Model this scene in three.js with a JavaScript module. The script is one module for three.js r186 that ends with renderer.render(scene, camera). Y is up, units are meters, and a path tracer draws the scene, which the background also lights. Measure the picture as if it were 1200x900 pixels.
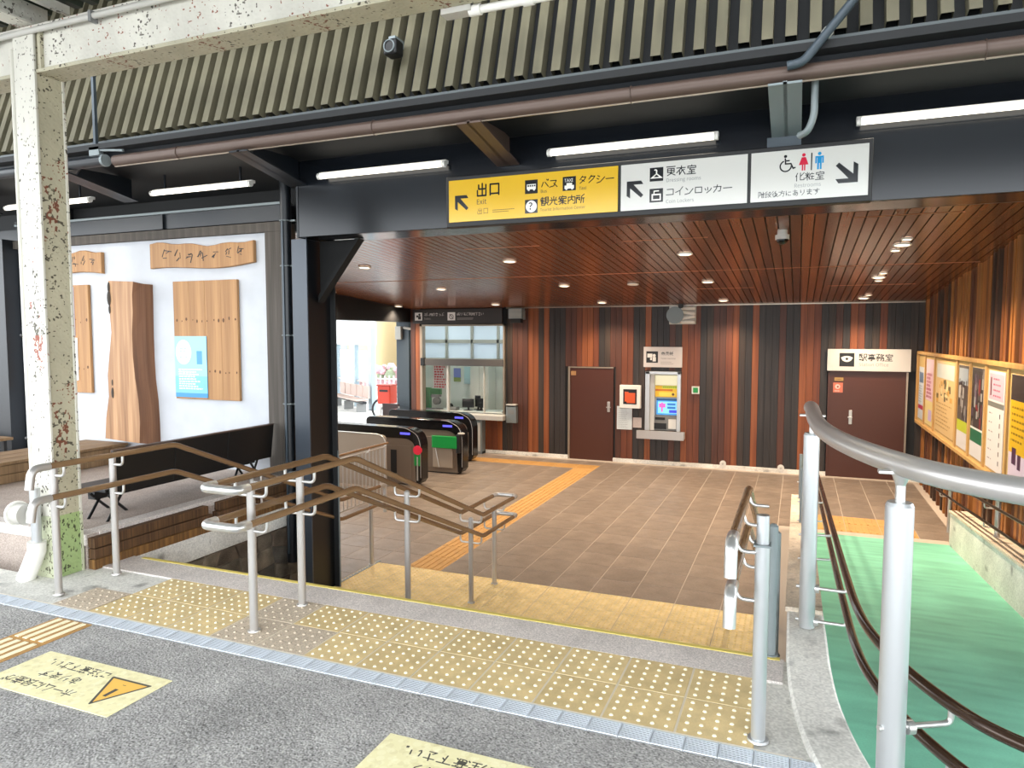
import * as THREE from 'three';
import { RoundedBoxGeometry } from 'three/addons/geometries/RoundedBoxGeometry.js';
import { mergeGeometries } from 'three/addons/utils/BufferGeometryUtils.js';
import { RectAreaLightUniformsLib } from 'three/addons/lights/RectAreaLightUniformsLib.js';

// ------------------------------------------------------------------ camera, sky, exposure
RectAreaLightUniformsLib.init();
const scene = new THREE.Scene();
const camera = new THREE.PerspectiveCamera(2 * Math.atan(450 / 830) * 180 / Math.PI, 1200 / 900, 0.05, 200);
camera.position.set(0, 1.75, 0);
camera.rotation.order = 'YXZ';
camera.rotation.set(-3.93 * Math.PI / 180, 22 * Math.PI / 180, 0);
const renderer = new THREE.WebGLRenderer({ antialias: true });
renderer.toneMapping = THREE.LinearToneMapping;
renderer.toneMappingExposure = 1.0;
renderer.shadowMap.enabled = true;
const SKY = 6.0, TUBE = 26, DOWN = 21;                                   // overcast sky, LED tubes, ceiling downlights
scene.background = new THREE.Color(0.93, 0.97, 1.0);
scene.backgroundIntensity = SKY;
scene.environmentIntensity = 1;

// ------------------------------------------------------------------ small tools
let seed = 7;
const rnd = () => { seed = (seed * 1664525 + 1013904223) % 4294967296; return seed / 4294967296; };
const rr = (a, b) => a + (b - a) * rnd();
const used = new Map();
function numbered(n) { const k = used.get(n) ?? 0; used.set(n, k + 1); return k ? n + '_' + String(k).padStart(3, '0') : n; }
const sh = (m) => { m.castShadow = true; m.receiveShadow = true; return m; };
function thing(name, label, category, pos = [0, 0, 0], rotY = 0, group) {
  const o = new THREE.Group(); o.name = numbered(name); o.position.set(...pos); o.rotation.y = rotY;
  o.userData = { label, category }; if (group) o.userData.group = group; scene.add(o); return o;
}
function part(name, geo, mat, parent, label) {
  const m = sh(new THREE.Mesh(geo, mat)); m.name = numbered(name); parent.add(m); if (label) m.userData.label = label; return m;
}
function solo(name, label, category, geo, mat, pos = [0, 0, 0], rotY = 0, group) {
  const m = sh(new THREE.Mesh(geo, mat)); m.name = numbered(name); m.position.set(...pos); m.rotation.y = rotY;
  m.userData = { label, category }; if (group) m.userData.group = group; scene.add(m); return m;
}
function struct(name, geo, mat, label) {
  const m = sh(new THREE.Mesh(geo, mat)); m.name = numbered(name); m.userData.kind = 'structure'; if (label) m.userData.label = label; scene.add(m); return m;
}
// box-projected uv in metres
function wuv(g, k = 1, ox = 0, oy = 0) {
  if (g.index) g = g.toNonIndexed();
  const p = g.attributes.position, n = g.attributes.normal, uv = new Float32Array(p.count * 2);
  for (let i = 0; i < p.count; i += 3) {
    let nx = 0, ny = 0, nz = 0;
    for (let j = i; j < i + 3; j++) { nx += Math.abs(n.getX(j)); ny += Math.abs(n.getY(j)); nz += Math.abs(n.getZ(j)); }
    for (let j = i; j < i + 3; j++) {
      const x = p.getX(j), y = p.getY(j), z = p.getZ(j);
      let u, v; if (ny >= nx && ny >= nz) { u = x; v = z; } else if (nx >= nz) { u = z; v = y; } else { u = x; v = y; }
      uv[j * 2] = u * k + ox; uv[j * 2 + 1] = v * k + oy;
    }
  }
  g.setAttribute('uv', new THREE.BufferAttribute(uv, 2)); return g;
}
function bx(x0, x1, y0, y1, z0, z1, r = 0) {                              // a box between two corners
  const w = Math.abs(x1 - x0), h = Math.abs(y1 - y0), d = Math.abs(z1 - z0);
  const g = r > 0 ? new RoundedBoxGeometry(w, h, d, 2, Math.min(r, w / 2.1, h / 2.1, d / 2.1)) : new THREE.BoxGeometry(w, h, d);
  g.translate((x0 + x1) / 2, (y0 + y1) / 2, (z0 + z1) / 2); return wuv(g);
}
const merge = (a) => mergeGeometries(a.map((g) => (g.index ? g.toNonIndexed() : g)));
function cyl(r0, r1, h, x, y, z, seg = 20, axis = 'y') {
  const g = new THREE.CylinderGeometry(r1, r0, h, seg); if (axis === 'x') g.rotateZ(Math.PI / 2); if (axis === 'z') g.rotateX(Math.PI / 2); g.translate(x, y, z); return g.toNonIndexed();
}
const V = (a) => new THREE.Vector3(...a);
function pipe(pts, r, bend = 0.05, seg = 12) {                             // a tube with rounded bends
  const P = pts.map(V), path = new THREE.CurvePath(); let cur = P[0];
  for (let i = 1; i < P.length; i++) {
    if (i === P.length - 1) { path.add(new THREE.LineCurve3(cur, P[i])); break; }
    const a = P[i].clone().sub(P[i - 1]), b = P[i + 1].clone().sub(P[i]);
    const k = Math.min(bend, a.length() * 0.48, b.length() * 0.48);
    const s = P[i].clone().sub(a.normalize().multiplyScalar(k)), e = P[i].clone().add(b.normalize().multiplyScalar(k));
    path.add(new THREE.LineCurve3(cur, s)); path.add(new THREE.QuadraticBezierCurve3(s, P[i], e)); cur = e;
  }
  const out = [];                                                         // sample densely only in the bends
  path.curves.forEach((c, i) => { const n = c.isLineCurve3 ? 1 : 6; for (let k = i ? 1 : 0; k <= n; k++) out.push(c.getPoint(k / n)); });
  return sweep(out, r, seg);
}
function sweep(out, r, seg = 12) {                                         // round sweep through points, capped
  const pos = [], idx = [], nor = []; let prevN = null; const N = out.length;
  for (let i = 0; i < N; i++) {
    const t = out[Math.min(i + 1, N - 1)].clone().sub(out[Math.max(i - 1, 0)]).normalize();
    let n = prevN ? prevN.clone() : (Math.abs(t.y) < 0.9 ? new THREE.Vector3(0, 1, 0) : new THREE.Vector3(1, 0, 0));
    n.sub(t.clone().multiplyScalar(n.dot(t))).normalize(); prevN = n; const b = t.clone().cross(n);
    for (let k = 0; k < seg; k++) { const a = k / seg * Math.PI * 2, d = n.clone().multiplyScalar(Math.cos(a)).addScaledVector(b, Math.sin(a)); pos.push(out[i].x + d.x * r, out[i].y + d.y * r, out[i].z + d.z * r); nor.push(d.x, d.y, d.z); }
  }
  for (let i = 0; i < N - 1; i++) for (let k = 0; k < seg; k++) { const a = i * seg + k, b = i * seg + (k + 1) % seg; idx.push(a, b, a + seg, b, b + seg, a + seg); }
  for (const e of [0, N - 1]) { const c = pos.length / 3; const t = (e ? out[N - 1].clone().sub(out[N - 2]) : out[0].clone().sub(out[1])).normalize(); pos.push(out[e].x, out[e].y, out[e].z); nor.push(t.x, t.y, t.z);
    for (let k = 0; k < seg; k++) { pos.push(pos[(e * seg + k) * 3], pos[(e * seg + k) * 3 + 1], pos[(e * seg + k) * 3 + 2]); nor.push(t.x, t.y, t.z); }
    for (let k = 0; k < seg; k++) { const a = c + 1 + k, b = c + 1 + (k + 1) % seg; if (e) idx.push(c, a, b); else idx.push(c, b, a); } }
  const g = new THREE.BufferGeometry(); g.setAttribute('position', new THREE.Float32BufferAttribute(pos, 3)); g.setAttribute('normal', new THREE.Float32BufferAttribute(nor, 3));
  g.setAttribute('uv', new THREE.Float32BufferAttribute(new Float32Array(pos.length / 3 * 2), 2)); g.setIndex(idx); return g.toNonIndexed();
}
function slab(pts, depth, bevel = 0) {                                     // polygon in x,z extruded downwards from y = 0
  const s = new THREE.Shape(pts.map(([x, z]) => new THREE.Vector2(x, -z)));
  const g = new THREE.ExtrudeGeometry(s, { depth, bevelEnabled: bevel > 0, bevelSize: bevel, bevelThickness: bevel, bevelSegments: 1 });
  g.rotateX(-Math.PI / 2); g.translate(0, -depth, 0); return wuv(g);
}
function prism(pts, x0, x1) {                                              // polygon in z,y extruded along x
  const s = new THREE.Shape(pts.map(([z, y]) => new THREE.Vector2(-z, y)));
  const g = new THREE.ExtrudeGeometry(s, { depth: x1 - x0, bevelEnabled: false }); g.rotateY(Math.PI / 2); g.translate(x0, 0, 0); return wuv(g);
}
function face(pts, z0, z1, bevel = 0) {                                    // polygon in x,y extruded along z
  const s = new THREE.Shape(pts.map(([x, y]) => new THREE.Vector2(x, y)));
  const g = new THREE.ExtrudeGeometry(s, { depth: z1 - z0 - 2 * bevel, bevelEnabled: bevel > 0, bevelSize: bevel, bevelThickness: bevel, bevelSegments: 1, curveSegments: 10 }); g.translate(0, 0, z0 + bevel); return wuv(g);
}

// ------------------------------------------------------------------ procedural textures and materials
function hash(x, y, s) { let h = (x * 374761393 + y * 668265263 + s * 982451653) | 0; h = Math.imul(h ^ (h >>> 13), 1274126177); return ((h ^ (h >>> 16)) >>> 0) / 4294967295; }
function vnoise(x, y, px, py, s) {                                         // tiling value noise, period px by py cells
  const xi = Math.floor(x), yi = Math.floor(y), fx = x - xi, fy = y - yi, u = fx * fx * (3 - 2 * fx), v = fy * fy * (3 - 2 * fy);
  const m = (a, p) => ((a % p) + p) % p, a = hash(m(xi, px), m(yi, py), s), b = hash(m(xi + 1, px), m(yi, py), s), c = hash(m(xi, px), m(yi + 1, py), s), d = hash(m(xi + 1, px), m(yi + 1, py), s);
  return a + (b - a) * u + (c - a) * v + (a - b - c + d) * u * v;
}
const fbm = (u, v, f, s, o = 4) => { let t = 0, a = 0.5, n = 0; for (let i = 0; i < o; i++) { t += a * vnoise(u * f, v * f, f, f, s + i); n += a; a *= 0.5; f *= 2; } return t / n; };
function tex(w, h, fn, metres = 1, srgb = true, hm = metres) {             // fn(u, v) -> [r, g, b] in 0..1 (srgb values when srgb)
  const d = new Uint8Array(w * h * 4);
  for (let j = 0; j < h; j++) for (let i = 0; i < w; i++) { const c = fn(i / w, j / h), k = (j * w + i) * 4; for (let q = 0; q < 3; q++) d[k + q] = Math.max(0, Math.min(255, (c.length ? c[q] : c) * 255)); d[k + 3] = 255; }
  const t = new THREE.DataTexture(d, w, h, THREE.RGBAFormat); t.wrapS = t.wrapT = THREE.RepeatWrapping; t.magFilter = THREE.LinearFilter; t.minFilter = THREE.LinearMipmapLinearFilter; t.generateMipmaps = true;
  if (srgb) t.colorSpace = THREE.SRGBColorSpace; t.repeat.set(1 / metres, 1 / hm); t.needsUpdate = true; return t;
}
const S = (c) => { const q = new THREE.Color(c); return [q.clone().convertLinearToSRGB().r, q.clone().convertLinearToSRGB().g, q.clone().convertLinearToSRGB().b]; };
const mixc = (a, b, t) => a.map((v, i) => v + (b[i] - v) * Math.max(0, Math.min(1, t)));
const mul = (a, k) => a.map((v) => v * k);
const std = (o) => new THREE.MeshStandardMaterial(o);
const plain = (color, roughness = 0.6, metalness = 0, o = {}) => std({ color, roughness, metalness, ...o });

const tAsphalt = tex(512, 512, (u, v) => { const g = hash(Math.floor(u * 512), Math.floor(v * 512), 3), m = vnoise(u * 170, v * 170, 170, 170, 5), b = fbm(u, v, 5, 9); const k = 0.80 + 0.3 * b + (g - 0.5) * 0.12 + (m - 0.5) * 0.4; const c = mul([0.625, 0.62, 0.612], k); return m > 0.92 ? mixc(c, [0.75, 0.74, 0.7], 0.7) : m < 0.1 ? mul(c, 0.7) : c; }, 1.1);
const bAsphalt = tex(256, 256, (u, v) => vnoise(u * 80, v * 80, 80, 80, 5), 0.6, false);
const tConcrete = tex(512, 512, (u, v) => { const b = fbm(u, v, 4, 21), s = vnoise(u * 190, v * 190, 190, 190, 22), st = fbm(u, v, 9, 27); let c = mul([0.89, 0.885, 0.86], 0.82 + 0.28 * b + (s - 0.5) * 0.16); if (st > 0.62) c = mul(c, 1 - (st - 0.62) * 1.6); return c; }, 1.6);
const tTerrazzo = tex(512, 512, (u, v) => { const s = vnoise(u * 200, v * 200, 200, 200, 31), b = fbm(u, v, 4, 33); let c = mul([0.84, 0.81, 0.79], 0.86 + 0.2 * b + (s - 0.5) * 0.26); return c; }, 1.0);
const tWood = (base, dark, s, stretch = 18) => tex(128, 512, (u, v) => { const w = fbm(u, v, 2, s) * 0.7; const g = vnoise((u + w * 0.12) * stretch, v * 3, stretch, 3, s + 4), f = vnoise(u * 60, v * 8, 60, 8, s + 9), k = vnoise(u * 5, v * 2, 5, 2, s + 2); return mixc(base, dark, g * 0.55 + f * 0.35 + (k - 0.5) * 0.5); }, 0.25, true, 2.0);
const bGrain = tex(128, 512, (u, v) => vnoise(u * 40, v * 5, 40, 5, 61) * 0.6 + vnoise(u * 12, v * 3, 12, 3, 62) * 0.4, 0.25, false, 2.0);
const rSatin = tex(256, 256, (u, v) => 0.75 + 0.4 * fbm(u, v, 6, 71), 0.8, false);
const woodMat = (base, dark, s, rough = 0.55, stretch) => std({ map: tWood(base, dark, s, stretch), roughness: rough, bumpMap: bGrain, bumpScale: 0.0015 });

const M = {
  asphalt: std({ map: tAsphalt, roughness: 0.92, bumpMap: bAsphalt, bumpScale: 0.003 }),
  concrete: std({ map: tConcrete, roughness: 0.9, bumpMap: bAsphalt, bumpScale: 0.0008 }),
  terrazzo: std({ map: tTerrazzo, roughness: 0.75 }),
  steel: std({ color: 0xbcb9b6, roughness: 0.36, metalness: 0.65 }),
  paintSteel: std({ color: 0xc2c5c7, roughness: 0.36, metalness: 0.7 }),
  brightSteel: std({ color: 0xd2d2d0, roughness: 0.3, metalness: 0.8 }),
  darkPaint: std({ color: 0x161b21, roughness: 0.36, metalness: 0.1 }),
  navy: std({ color: 0x14181e, roughness: 0.17, metalness: 0.15 }),
  black: plain(0x0d0e10, 0.5), blackGloss: plain(0x0b0c0f, 0.16),
  soot: plain(0x16181a, 0.7),
  railBrown: std({ map: tWood([0.57, 0.455, 0.335], [0.43, 0.33, 0.225], 91), roughness: 0.22, metalness: 0.15 }), railDark: std({ color: 0x3a2a20, roughness: 0.2, metalness: 0.35 }), railBlack: std({ color: 0x17130f, roughness: 0.3, metalness: 0.2 }),
  gutter: std({ color: 0x57473f, roughness: 0.42, metalness: 0.2 }),
  slateBlue: std({ color: 0x414b53, roughness: 0.45, metalness: 0.2 }),
  greyMetal: std({ color: 0x7c8587, roughness: 0.5, metalness: 0.3 }),
  white: plain(0xe6e4de, 0.5), whitePlastic: plain(0xdcdad4, 0.4), lightGrey: plain(0xb9b7b0, 0.5), grey: plain(0x7b7c7b, 0.55),
  mustard: std({ map: tex(256, 256, (u, v) => mul([0.90, 0.805, 0.60], 0.84 + 0.22 * fbm(u, v, 5, 41) + 0.1 * (hash(u * 256 | 0, v * 256 | 0, 2) - 0.5)), 0.5), roughness: 0.75 }),
  mustardDot: plain(0xf0e6c6, 0.7), stripDot: plain(0xe2c888, 0.65),
  mustardDeep: std({ map: tex(256, 256, (u, v) => mul([0.74, 0.565, 0.32], 0.86 + 0.2 * fbm(u, v, 5, 43)), 0.5), roughness: 0.62 }),
  fadedTile: std({ map: tTerrazzo, color: 0xf2e8d4, roughness: 0.8 }),
  grate: std({ map: tex(128, 128, (u, v) => mul([0.78, 0.81, 0.845], 0.85 + 0.25 * fbm(u, v, 6, 45)), 0.5), roughness: 0.6 }),
  yellowLine: plain(0xd7c469, 0.6),
  green: std({ map: tex(512, 512, (u, v) => { const b = fbm(u, v, 4, 51), st = vnoise(u * 5, v * 26, 5, 26, 52), s = hash(u * 512 | 0, v * 512 | 0, 6); return mul([0.47, 0.77, 0.665], 0.84 + 0.2 * b + 0.1 * (st - 0.5) + 0.07 * (s - 0.5)); }, 1.5), roughness: 0.72, bumpMap: bAsphalt, bumpScale: 0.0008 }),
  plaster: std({ map: tex(256, 256, (u, v) => mul([0.76, 0.775, 0.80], 0.95 + 0.08 * fbm(u, v, 6, 55)), 1.2), roughness: 0.9 }),
  timberGrey: woodMat([0.36, 0.335, 0.31], [0.25, 0.23, 0.21], 101, 0.8),
  sleeper: woodMat([0.50, 0.36, 0.21], [0.20, 0.13, 0.08], 105, 0.85), sleeperLow: woodMat([0.60, 0.43, 0.22], [0.27, 0.18, 0.09], 107, 0.85),
  plaque: woodMat([0.71, 0.54, 0.355], [0.56, 0.40, 0.24], 111, 0.6, 9),
  slabWood: woodMat([0.76, 0.60, 0.44], [0.47, 0.32, 0.20], 115, 0.6, 7),
  slabSide: woodMat([0.52, 0.36, 0.25], [0.34, 0.22, 0.15], 118, 0.65, 7),
  benchWood: woodMat([0.58, 0.47, 0.34], [0.42, 0.33, 0.23], 121, 0.7),
  door: std({ color: 0x4a2416, roughness: 0.42 }),
  doorFrame: std({ color: 0xa89a8a, roughness: 0.3, metalness: 0.6 }),
  glass: new THREE.MeshPhysicalMaterial({ color: 0xffffff, transmission: 1, roughness: 0.02, thickness: 0, ior: 1.45 }),
  frost: new THREE.MeshPhysicalMaterial({ color: 0xdfe7ee, transmission: 0.34, roughness: 0.95, thickness: 0 }),
  red: plain(0xc7371c, 0.4), signGreen: plain(0x0b8a3c, 0.4), officeWhite: plain(0xd9ddd6, 0.8),
  board: woodMat([0.78, 0.63, 0.40], [0.64, 0.48, 0.27], 131, 0.55), boardBack: plain(0xb79a63, 0.85),
};
const glow = (c, k, base = 0x111111) => std({ color: base, emissive: c, emissiveIntensity: k, roughness: 0.5 });

// ------------------------------------------------------------------ lettering: strokes on a 10 x 10 grid, latin by font
const G = {
  '出': '50 59,21 24 84 81,15 19 89 85', '口': '11 19,11 81 89,18 88', '観': '20 02,11 51,03 53,22 27,04 45,14 19,15 55,17 57,19 59,60 66 96 90 60,62 92,64 94,76 49,86 88 99',
  '光': '50 54,21 33,81 73,04 94,34 36 09,64 68 99', '案': '50 51,13 11 91 93,42 24 76,64 25,03 93,06 96,55 59,57 19,57 99', '内': '19 12 92 99 79,50 54 26,54 76',
  '所': '01 41,03 43 46 03,03 06 09,90 62 65 59,64 94,84 89', 'バ': '33 18,53 98,70 81,90 91', 'ス': '12 82 58 09,55 99', 'タ': '40 14,31 81 64 18,34 66', 'ク': '40 14,31 81 64 18',
  'シ': '11 32,04 25,09 48 93', 'ー': '05 95', '更': '00 90,16 12 82 86 16,14 84,52 57 19,36 99', '衣': '50 52,02 92,52 25 07,34 39 56,84 55,53 99',
  '室': '50 51,13 11 91 93,23 83,43 35 85,55 59,27 87,09 99', 'コ': '12 82 88 08', 'イ': '80 54 06,54 59', 'ン': '12 34,09 58 93', 'ロ': '12 18 88 82 12', 'ッ': '14 26,43 46,84 76 39', 'カ': '03 83 78 58,41 35 09',
  '化': '20 04,13 19,90 54,50 58 98 96', '粧': '03 43,20 29,01 12,41 32,23 07,23 47,71 72,52 92,52 48,65 95,77 74,78 58 98', '階': '09 00 30 23 35 26 16,43 63,41 44 64,70 74 94 93,92 73,89 59 55 85 89,57 87',
  '段': '30 11 19,13 43,15 45,09 48,54 63 61 81 84 94,55 85 59,56 99', '後': '20 03,33 06,25 29,60 42 63 44 84,76 85,65 39,56 86 49,57 99', '方': '50 52,02 92,42 36 08,44 84 79 69',
  'に': '11 18 25,43 83,46 48 88', 'あ': '12 72,40 48,74 57 28 16 44 74 86 79 59', 'り': '21 25 34,71 75 49', 'ま': '12 82,14 84,50 57 28 27 46 89', 'す': '02 92,60 64 55 34 43 64 66 39',
  '駅': '05 00 45 49 38,00 40,02 42,20 25,07 08,17 18,27 28,60 90 94 64,60 64 59,75 99', '事': '50 59 39,01 91,22 24 74 72 22,15 85 87,06 96,17 87', '務': '00 40 22,04 44 36,24 29 19,23 07,60 52,61 91 64 45,63 95,56 96 99 79,75 59',
  '下': '01 91,51 59,54 76', 'さ': '12 82,40 67,47 29 79', 'い': '12 16 28 37,72 86', '注': '10 21,03 14,09 25,60 71,43 93,46 86,62 69,39 99', '意': '50 51,11 91,32 33,72 63,04 94,25 27 77 75 25,26 76,19 08,28 39 79 78,57 58,88 99',
  '券': '31 42,71 62,13 83,04 94,52 34 07,64 97,36 76 79 69,46 29', '売': '50 53,11 91,23 83,06 04 94 96,35 38 09,65 68 99', '機': '20 29,03 43,23 07,24 46,51 53,71 79 99,45 95,53 94,56 48,72 90',
  'ホ': '03 93,50 59,25 08,75 98', 'ム': '40 18 88,75 99', '差': '30 41,70 61,02 92,14 84,05 95,50 55,45 09,37 87,57 59,29 99', 'が': '12 62 68 48,31 08,73 85,70 82,90 92', 'ご': '22 62 53,15 18 78,70 81,90 91', '。': '18 28 29 19 18',
  'の': '50 38 19 07 14 32 72 95 87 59', 'き': '12 82,13 83,40 67,57 29 79', 'っ': '24 64 86 79 49', 'ぷ': '31 52,43 56 69 39,17 08,76 98,80 90 91 81 80', '用': '09 12 92 99 79,14 94,16 96,52 59', '利': '40 11,03 53,31 39,34 07,34 56,61 67,90 99 79', 'だ': '02 52,30 09,53 83,57 98,70 81,90 91', 'て': '02 92 54 46 59 79', 'ら': '30 51,22 16 45 75 88 49', 'く': '70 24 79', 'ふ': '31 52,43 56 69 39,17 08,76 98',
};
function canvas(w, h, bg) { const c = document.createElement('canvas'); c.width = w; c.height = h; const x = c.getContext('2d'); x.fillStyle = bg; x.fillRect(0, 0, w, h); return [c, x]; }
function jp(x, s, px, py, size, color = '#15181c', weight = 0.085, pitch = 1.06) {   // writes at the top left corner
  x.strokeStyle = color; x.lineWidth = size * weight; x.lineCap = 'round'; x.lineJoin = 'round';
  let ox = px;
  for (const ch of s) {
    if (ch === '?') { const q = size / 10; for (let i = 0; i < 6; i++) { x.beginPath(); const a = rr(0, 8), b = rr(0, 9); x.moveTo(ox + a * q, py + b * q); x.lineTo(ox + (rnd() < 0.5 ? a : 9) * q, py + (rnd() < 0.5 ? b : 9) * q); x.stroke(); } }
    else if (G[ch]) for (const st of G[ch].split(',')) { const P = st.trim().split(' '); x.beginPath(); P.forEach((p, i) => { const X = ox + (+p[0] + 0.5) * size / 10, Y = py + (+p[1] + 0.5) * size / 10; if (i) x.lineTo(X, Y); else x.moveTo(X, Y); }); x.stroke(); }
    ox += size * pitch;
  }
}
function en(x, s, px, py, size, color = '#2a2d30', font = 'sans-serif') { x.fillStyle = color; x.font = size + 'px ' + font; x.textBaseline = 'top'; x.fillText(s, px, py); }
function scrawl(x, px, py, w, rows, gap, color, lw) { x.strokeStyle = color; x.lineWidth = lw; for (let r = 0; r < rows; r++) { let a = px; const end = px + w * rr(0.65, 1); while (a < end) { const l = rr(gap * 0.4, gap * 1.3); x.beginPath(); x.moveTo(a, py + r * gap); x.lineTo(Math.min(a + l, end), py + r * gap); x.stroke(); a += l + gap * 0.35; } } }
function canvasTex(c) { const t = new THREE.CanvasTexture(c); t.colorSpace = THREE.SRGBColorSpace; t.anisotropy = 8; return t; }
function printed(w, h, d, c, rough = 0.45, emit = 0) {                       // a board whose front (+z) carries the print; its edges take the print's corner colour
  const g = new THREE.BoxGeometry(w, h, d).toNonIndexed(), n = g.attributes.normal, uv = g.attributes.uv;
  for (let i = 0; i < uv.count; i++) if (n.getZ(i) < 0.5) uv.setXY(i, 0.006, 0.006);
  const t = canvasTex(c), o = { map: t, roughness: rough }; if (emit) { o.emissiveMap = t; o.emissive = 0xffffff; o.emissiveIntensity = emit; }
  return [g, std(o)];
}
const arrow = (x, cx, cy, s, rot) => { x.save(); x.translate(cx, cy); x.rotate(rot); x.fillStyle = '#15181c'; x.beginPath(); const a = 0.16 * s; x.moveTo(-s * 0.5, -s * 0.5); x.lineTo(s * 0.36, -s * 0.5); x.lineTo(s * 0.5, -s * 0.5 + a * 1.3); x.lineTo(-s * 0.5 + a * 2.6, -s * 0.5 + a * 1.3); x.lineTo(s * 0.5, s * 0.5 - a * 0.9); x.lineTo(s * 0.5 - a * 0.9, s * 0.5); x.lineTo(-s * 0.5 + a * 1.3, -s * 0.5 + a * 2.6); x.lineTo(-s * 0.5 + a * 1.3, s * 0.5); x.lineTo(-s * 0.5, s * 0.36); x.closePath(); x.fill(); x.restore(); };
// ------------------------------------------------------------------ levels
const LOW = -0.9, ZB = -14.52, XR = 2.08, XL = -8.43, TILT = 4.1 * Math.PI / 180;
const ceilY = (z) => 2.357 + Math.tan(TILT) * (z - ZB);
const rampY = (z) => LOW + 0.079 * (z + 10.24);

// ------------------------------------------------------------------ setting: ground, platform, landing, stairs, floor
struct('ground', bx(-45, 30, -1.6, -1.2, -50, 25), M.asphalt);
// line of the ramp's kerb, seen from above, walked from the concourse to the platform
const kerbLine = new THREE.CatmullRomCurve3([[0.07, 0, -10.35], [0.075, 0, -8], [0.08, 0, -6], [0.085, 0, -4.6], [0.095, 0, -3.9], [0.125, 0, -3.5], [0.205, 0, -3.08], [0.325, 0, -2.73], [0.43, 0, -2.53], [0.60, 0, -2.36], [0.90, 0, -2.20], [1.2, 0, -2.08], [1.9, 0, -1.95], [4.2, 0, -1.9]].map(V), false, 'centripetal');
const kerbPts = kerbLine.getSpacedPoints(110);
const kerbSide = (off) => kerbPts.map((p, i) => { const a = kerbPts[Math.max(i - 1, 0)], b = kerbPts[Math.min(i + 1, 110)], t = b.clone().sub(a).setY(0).normalize(); return [p.x + t.z * off, p.z - t.x * off]; });
const outer = kerbSide(-0.108), inner = kerbSide(0.108);
const near = outer.filter(([, z]) => z > -2.93), mid = outer.filter(([, z]) => z > -4.0 && z <= -2.93);
struct('platform', slab([[-14, -2.93], [outer.find(([, z]) => z > -2.93)[0], -2.93], ...near, [near.at(-1)[0], 3.6], [-14, 3.6]], 1.2), M.asphalt);
const landing = struct('landing', slab([[-4.95, -4.0], [mid[0][0], -4.0], ...mid, [mid.at(-1)[0], -2.93], [-14, -2.93], [-14, -3.42], [-4.95, -3.42]], 1.2), M.concrete);
landing.position.y = -0.012;
part('nosing_band', bx(-4.93, -0.03, -0.06, 0.0, -4.0, -3.725), M.terrazzo, landing).position.y = 0.012;
part('nosing_strip', bx(-4.75, -0.05, -0.03, 0.004, -4.006, -3.975), M.yellowLine, landing).position.y = 0.012;
part('kerb_edge', bx(-14, 0.06, -0.05, 0.003, -3.062, -3.046), plain(0xe6e0d2, 0.8), landing).position.y = 0.012;
part('joint_bed', bx(-4.13, -0.14, -0.03, 0.0118, -3.715, -3.064), plain(0xd8cdb8, 0.85), landing);
// tactile slabs of the landing: domes on each
function domes(w, n, r, h, y = 0) { const a = []; for (let i = 0; i < n; i++) for (let j = 0; j < n; j++) { const g = new THREE.CylinderGeometry(r * 0.55, r, h, 9).toNonIndexed(); g.translate((i + 0.5 - n / 2) * w / n, y + h / 2, (j + 0.5 - n / 2) * w / n); a.push(g); } return merge(a); }
{
  const P = 0.335, top = wuv(new RoundedBoxGeometry(P - 0.009, 0.03, 0.326, 1, 0.004)), dm = domes(0.315, 5, 0.0108, 0.006, 0.015);
  const mats = [0, 1, 2].map((k) => { const m = M.mustard.clone(); m.color = new THREE.Color().setHSL(0.11, 0.15, [0.95, 0.86, 0.91][k]); return m; });
  for (let k = -11; k <= 1; k++) for (let j = 0; j < 2; j++) {
    const x = -0.8 + P * k + P / 2, z = -3.06 - 0.33 * j - 0.165; if (k === -11 && j === 1) continue;
    const fade = k === -7 || k === -11 || (k === -6 && j === 0);
    const t = part('tactile_tile', top, fade ? M.fadedTile : mats[(k + 20 + j * 2) % 3], landing); t.position.set(x, -0.001, z);
    part('dome', dm, fade ? M.fadedTile : M.mustardDot, t);
  }
}
// drain grating along the platform
{
  const d = thing('drain_channel', 'long blue grey drain grating between the dark platform and the yellow studded landing', 'drain', [0, 0, -2.99]);
  part('drain_bed', bx(-6.6, 0.2, -0.05, 0.0005, -0.058, 0.058), M.grey, d);
  const bars = []; for (let i = 0; i < 9; i++) bars.push(bx(-0.0665, 0.0665, -0.003, 0.004, -0.052 + i * 0.0122, -0.0445 + i * 0.0122)); bars.push(bx(-0.0685, -0.062, -0.003, 0.0045, -0.055, 0.055), bx(0.062, 0.0685, -0.003, 0.0045, -0.055, 0.055));
  const g = merge(bars);
  for (let i = 0; i < 48; i++) part('grating', g, M.grate, d).position.set(-6.5 + 0.14 * i, 0.003, 0);
}
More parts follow.
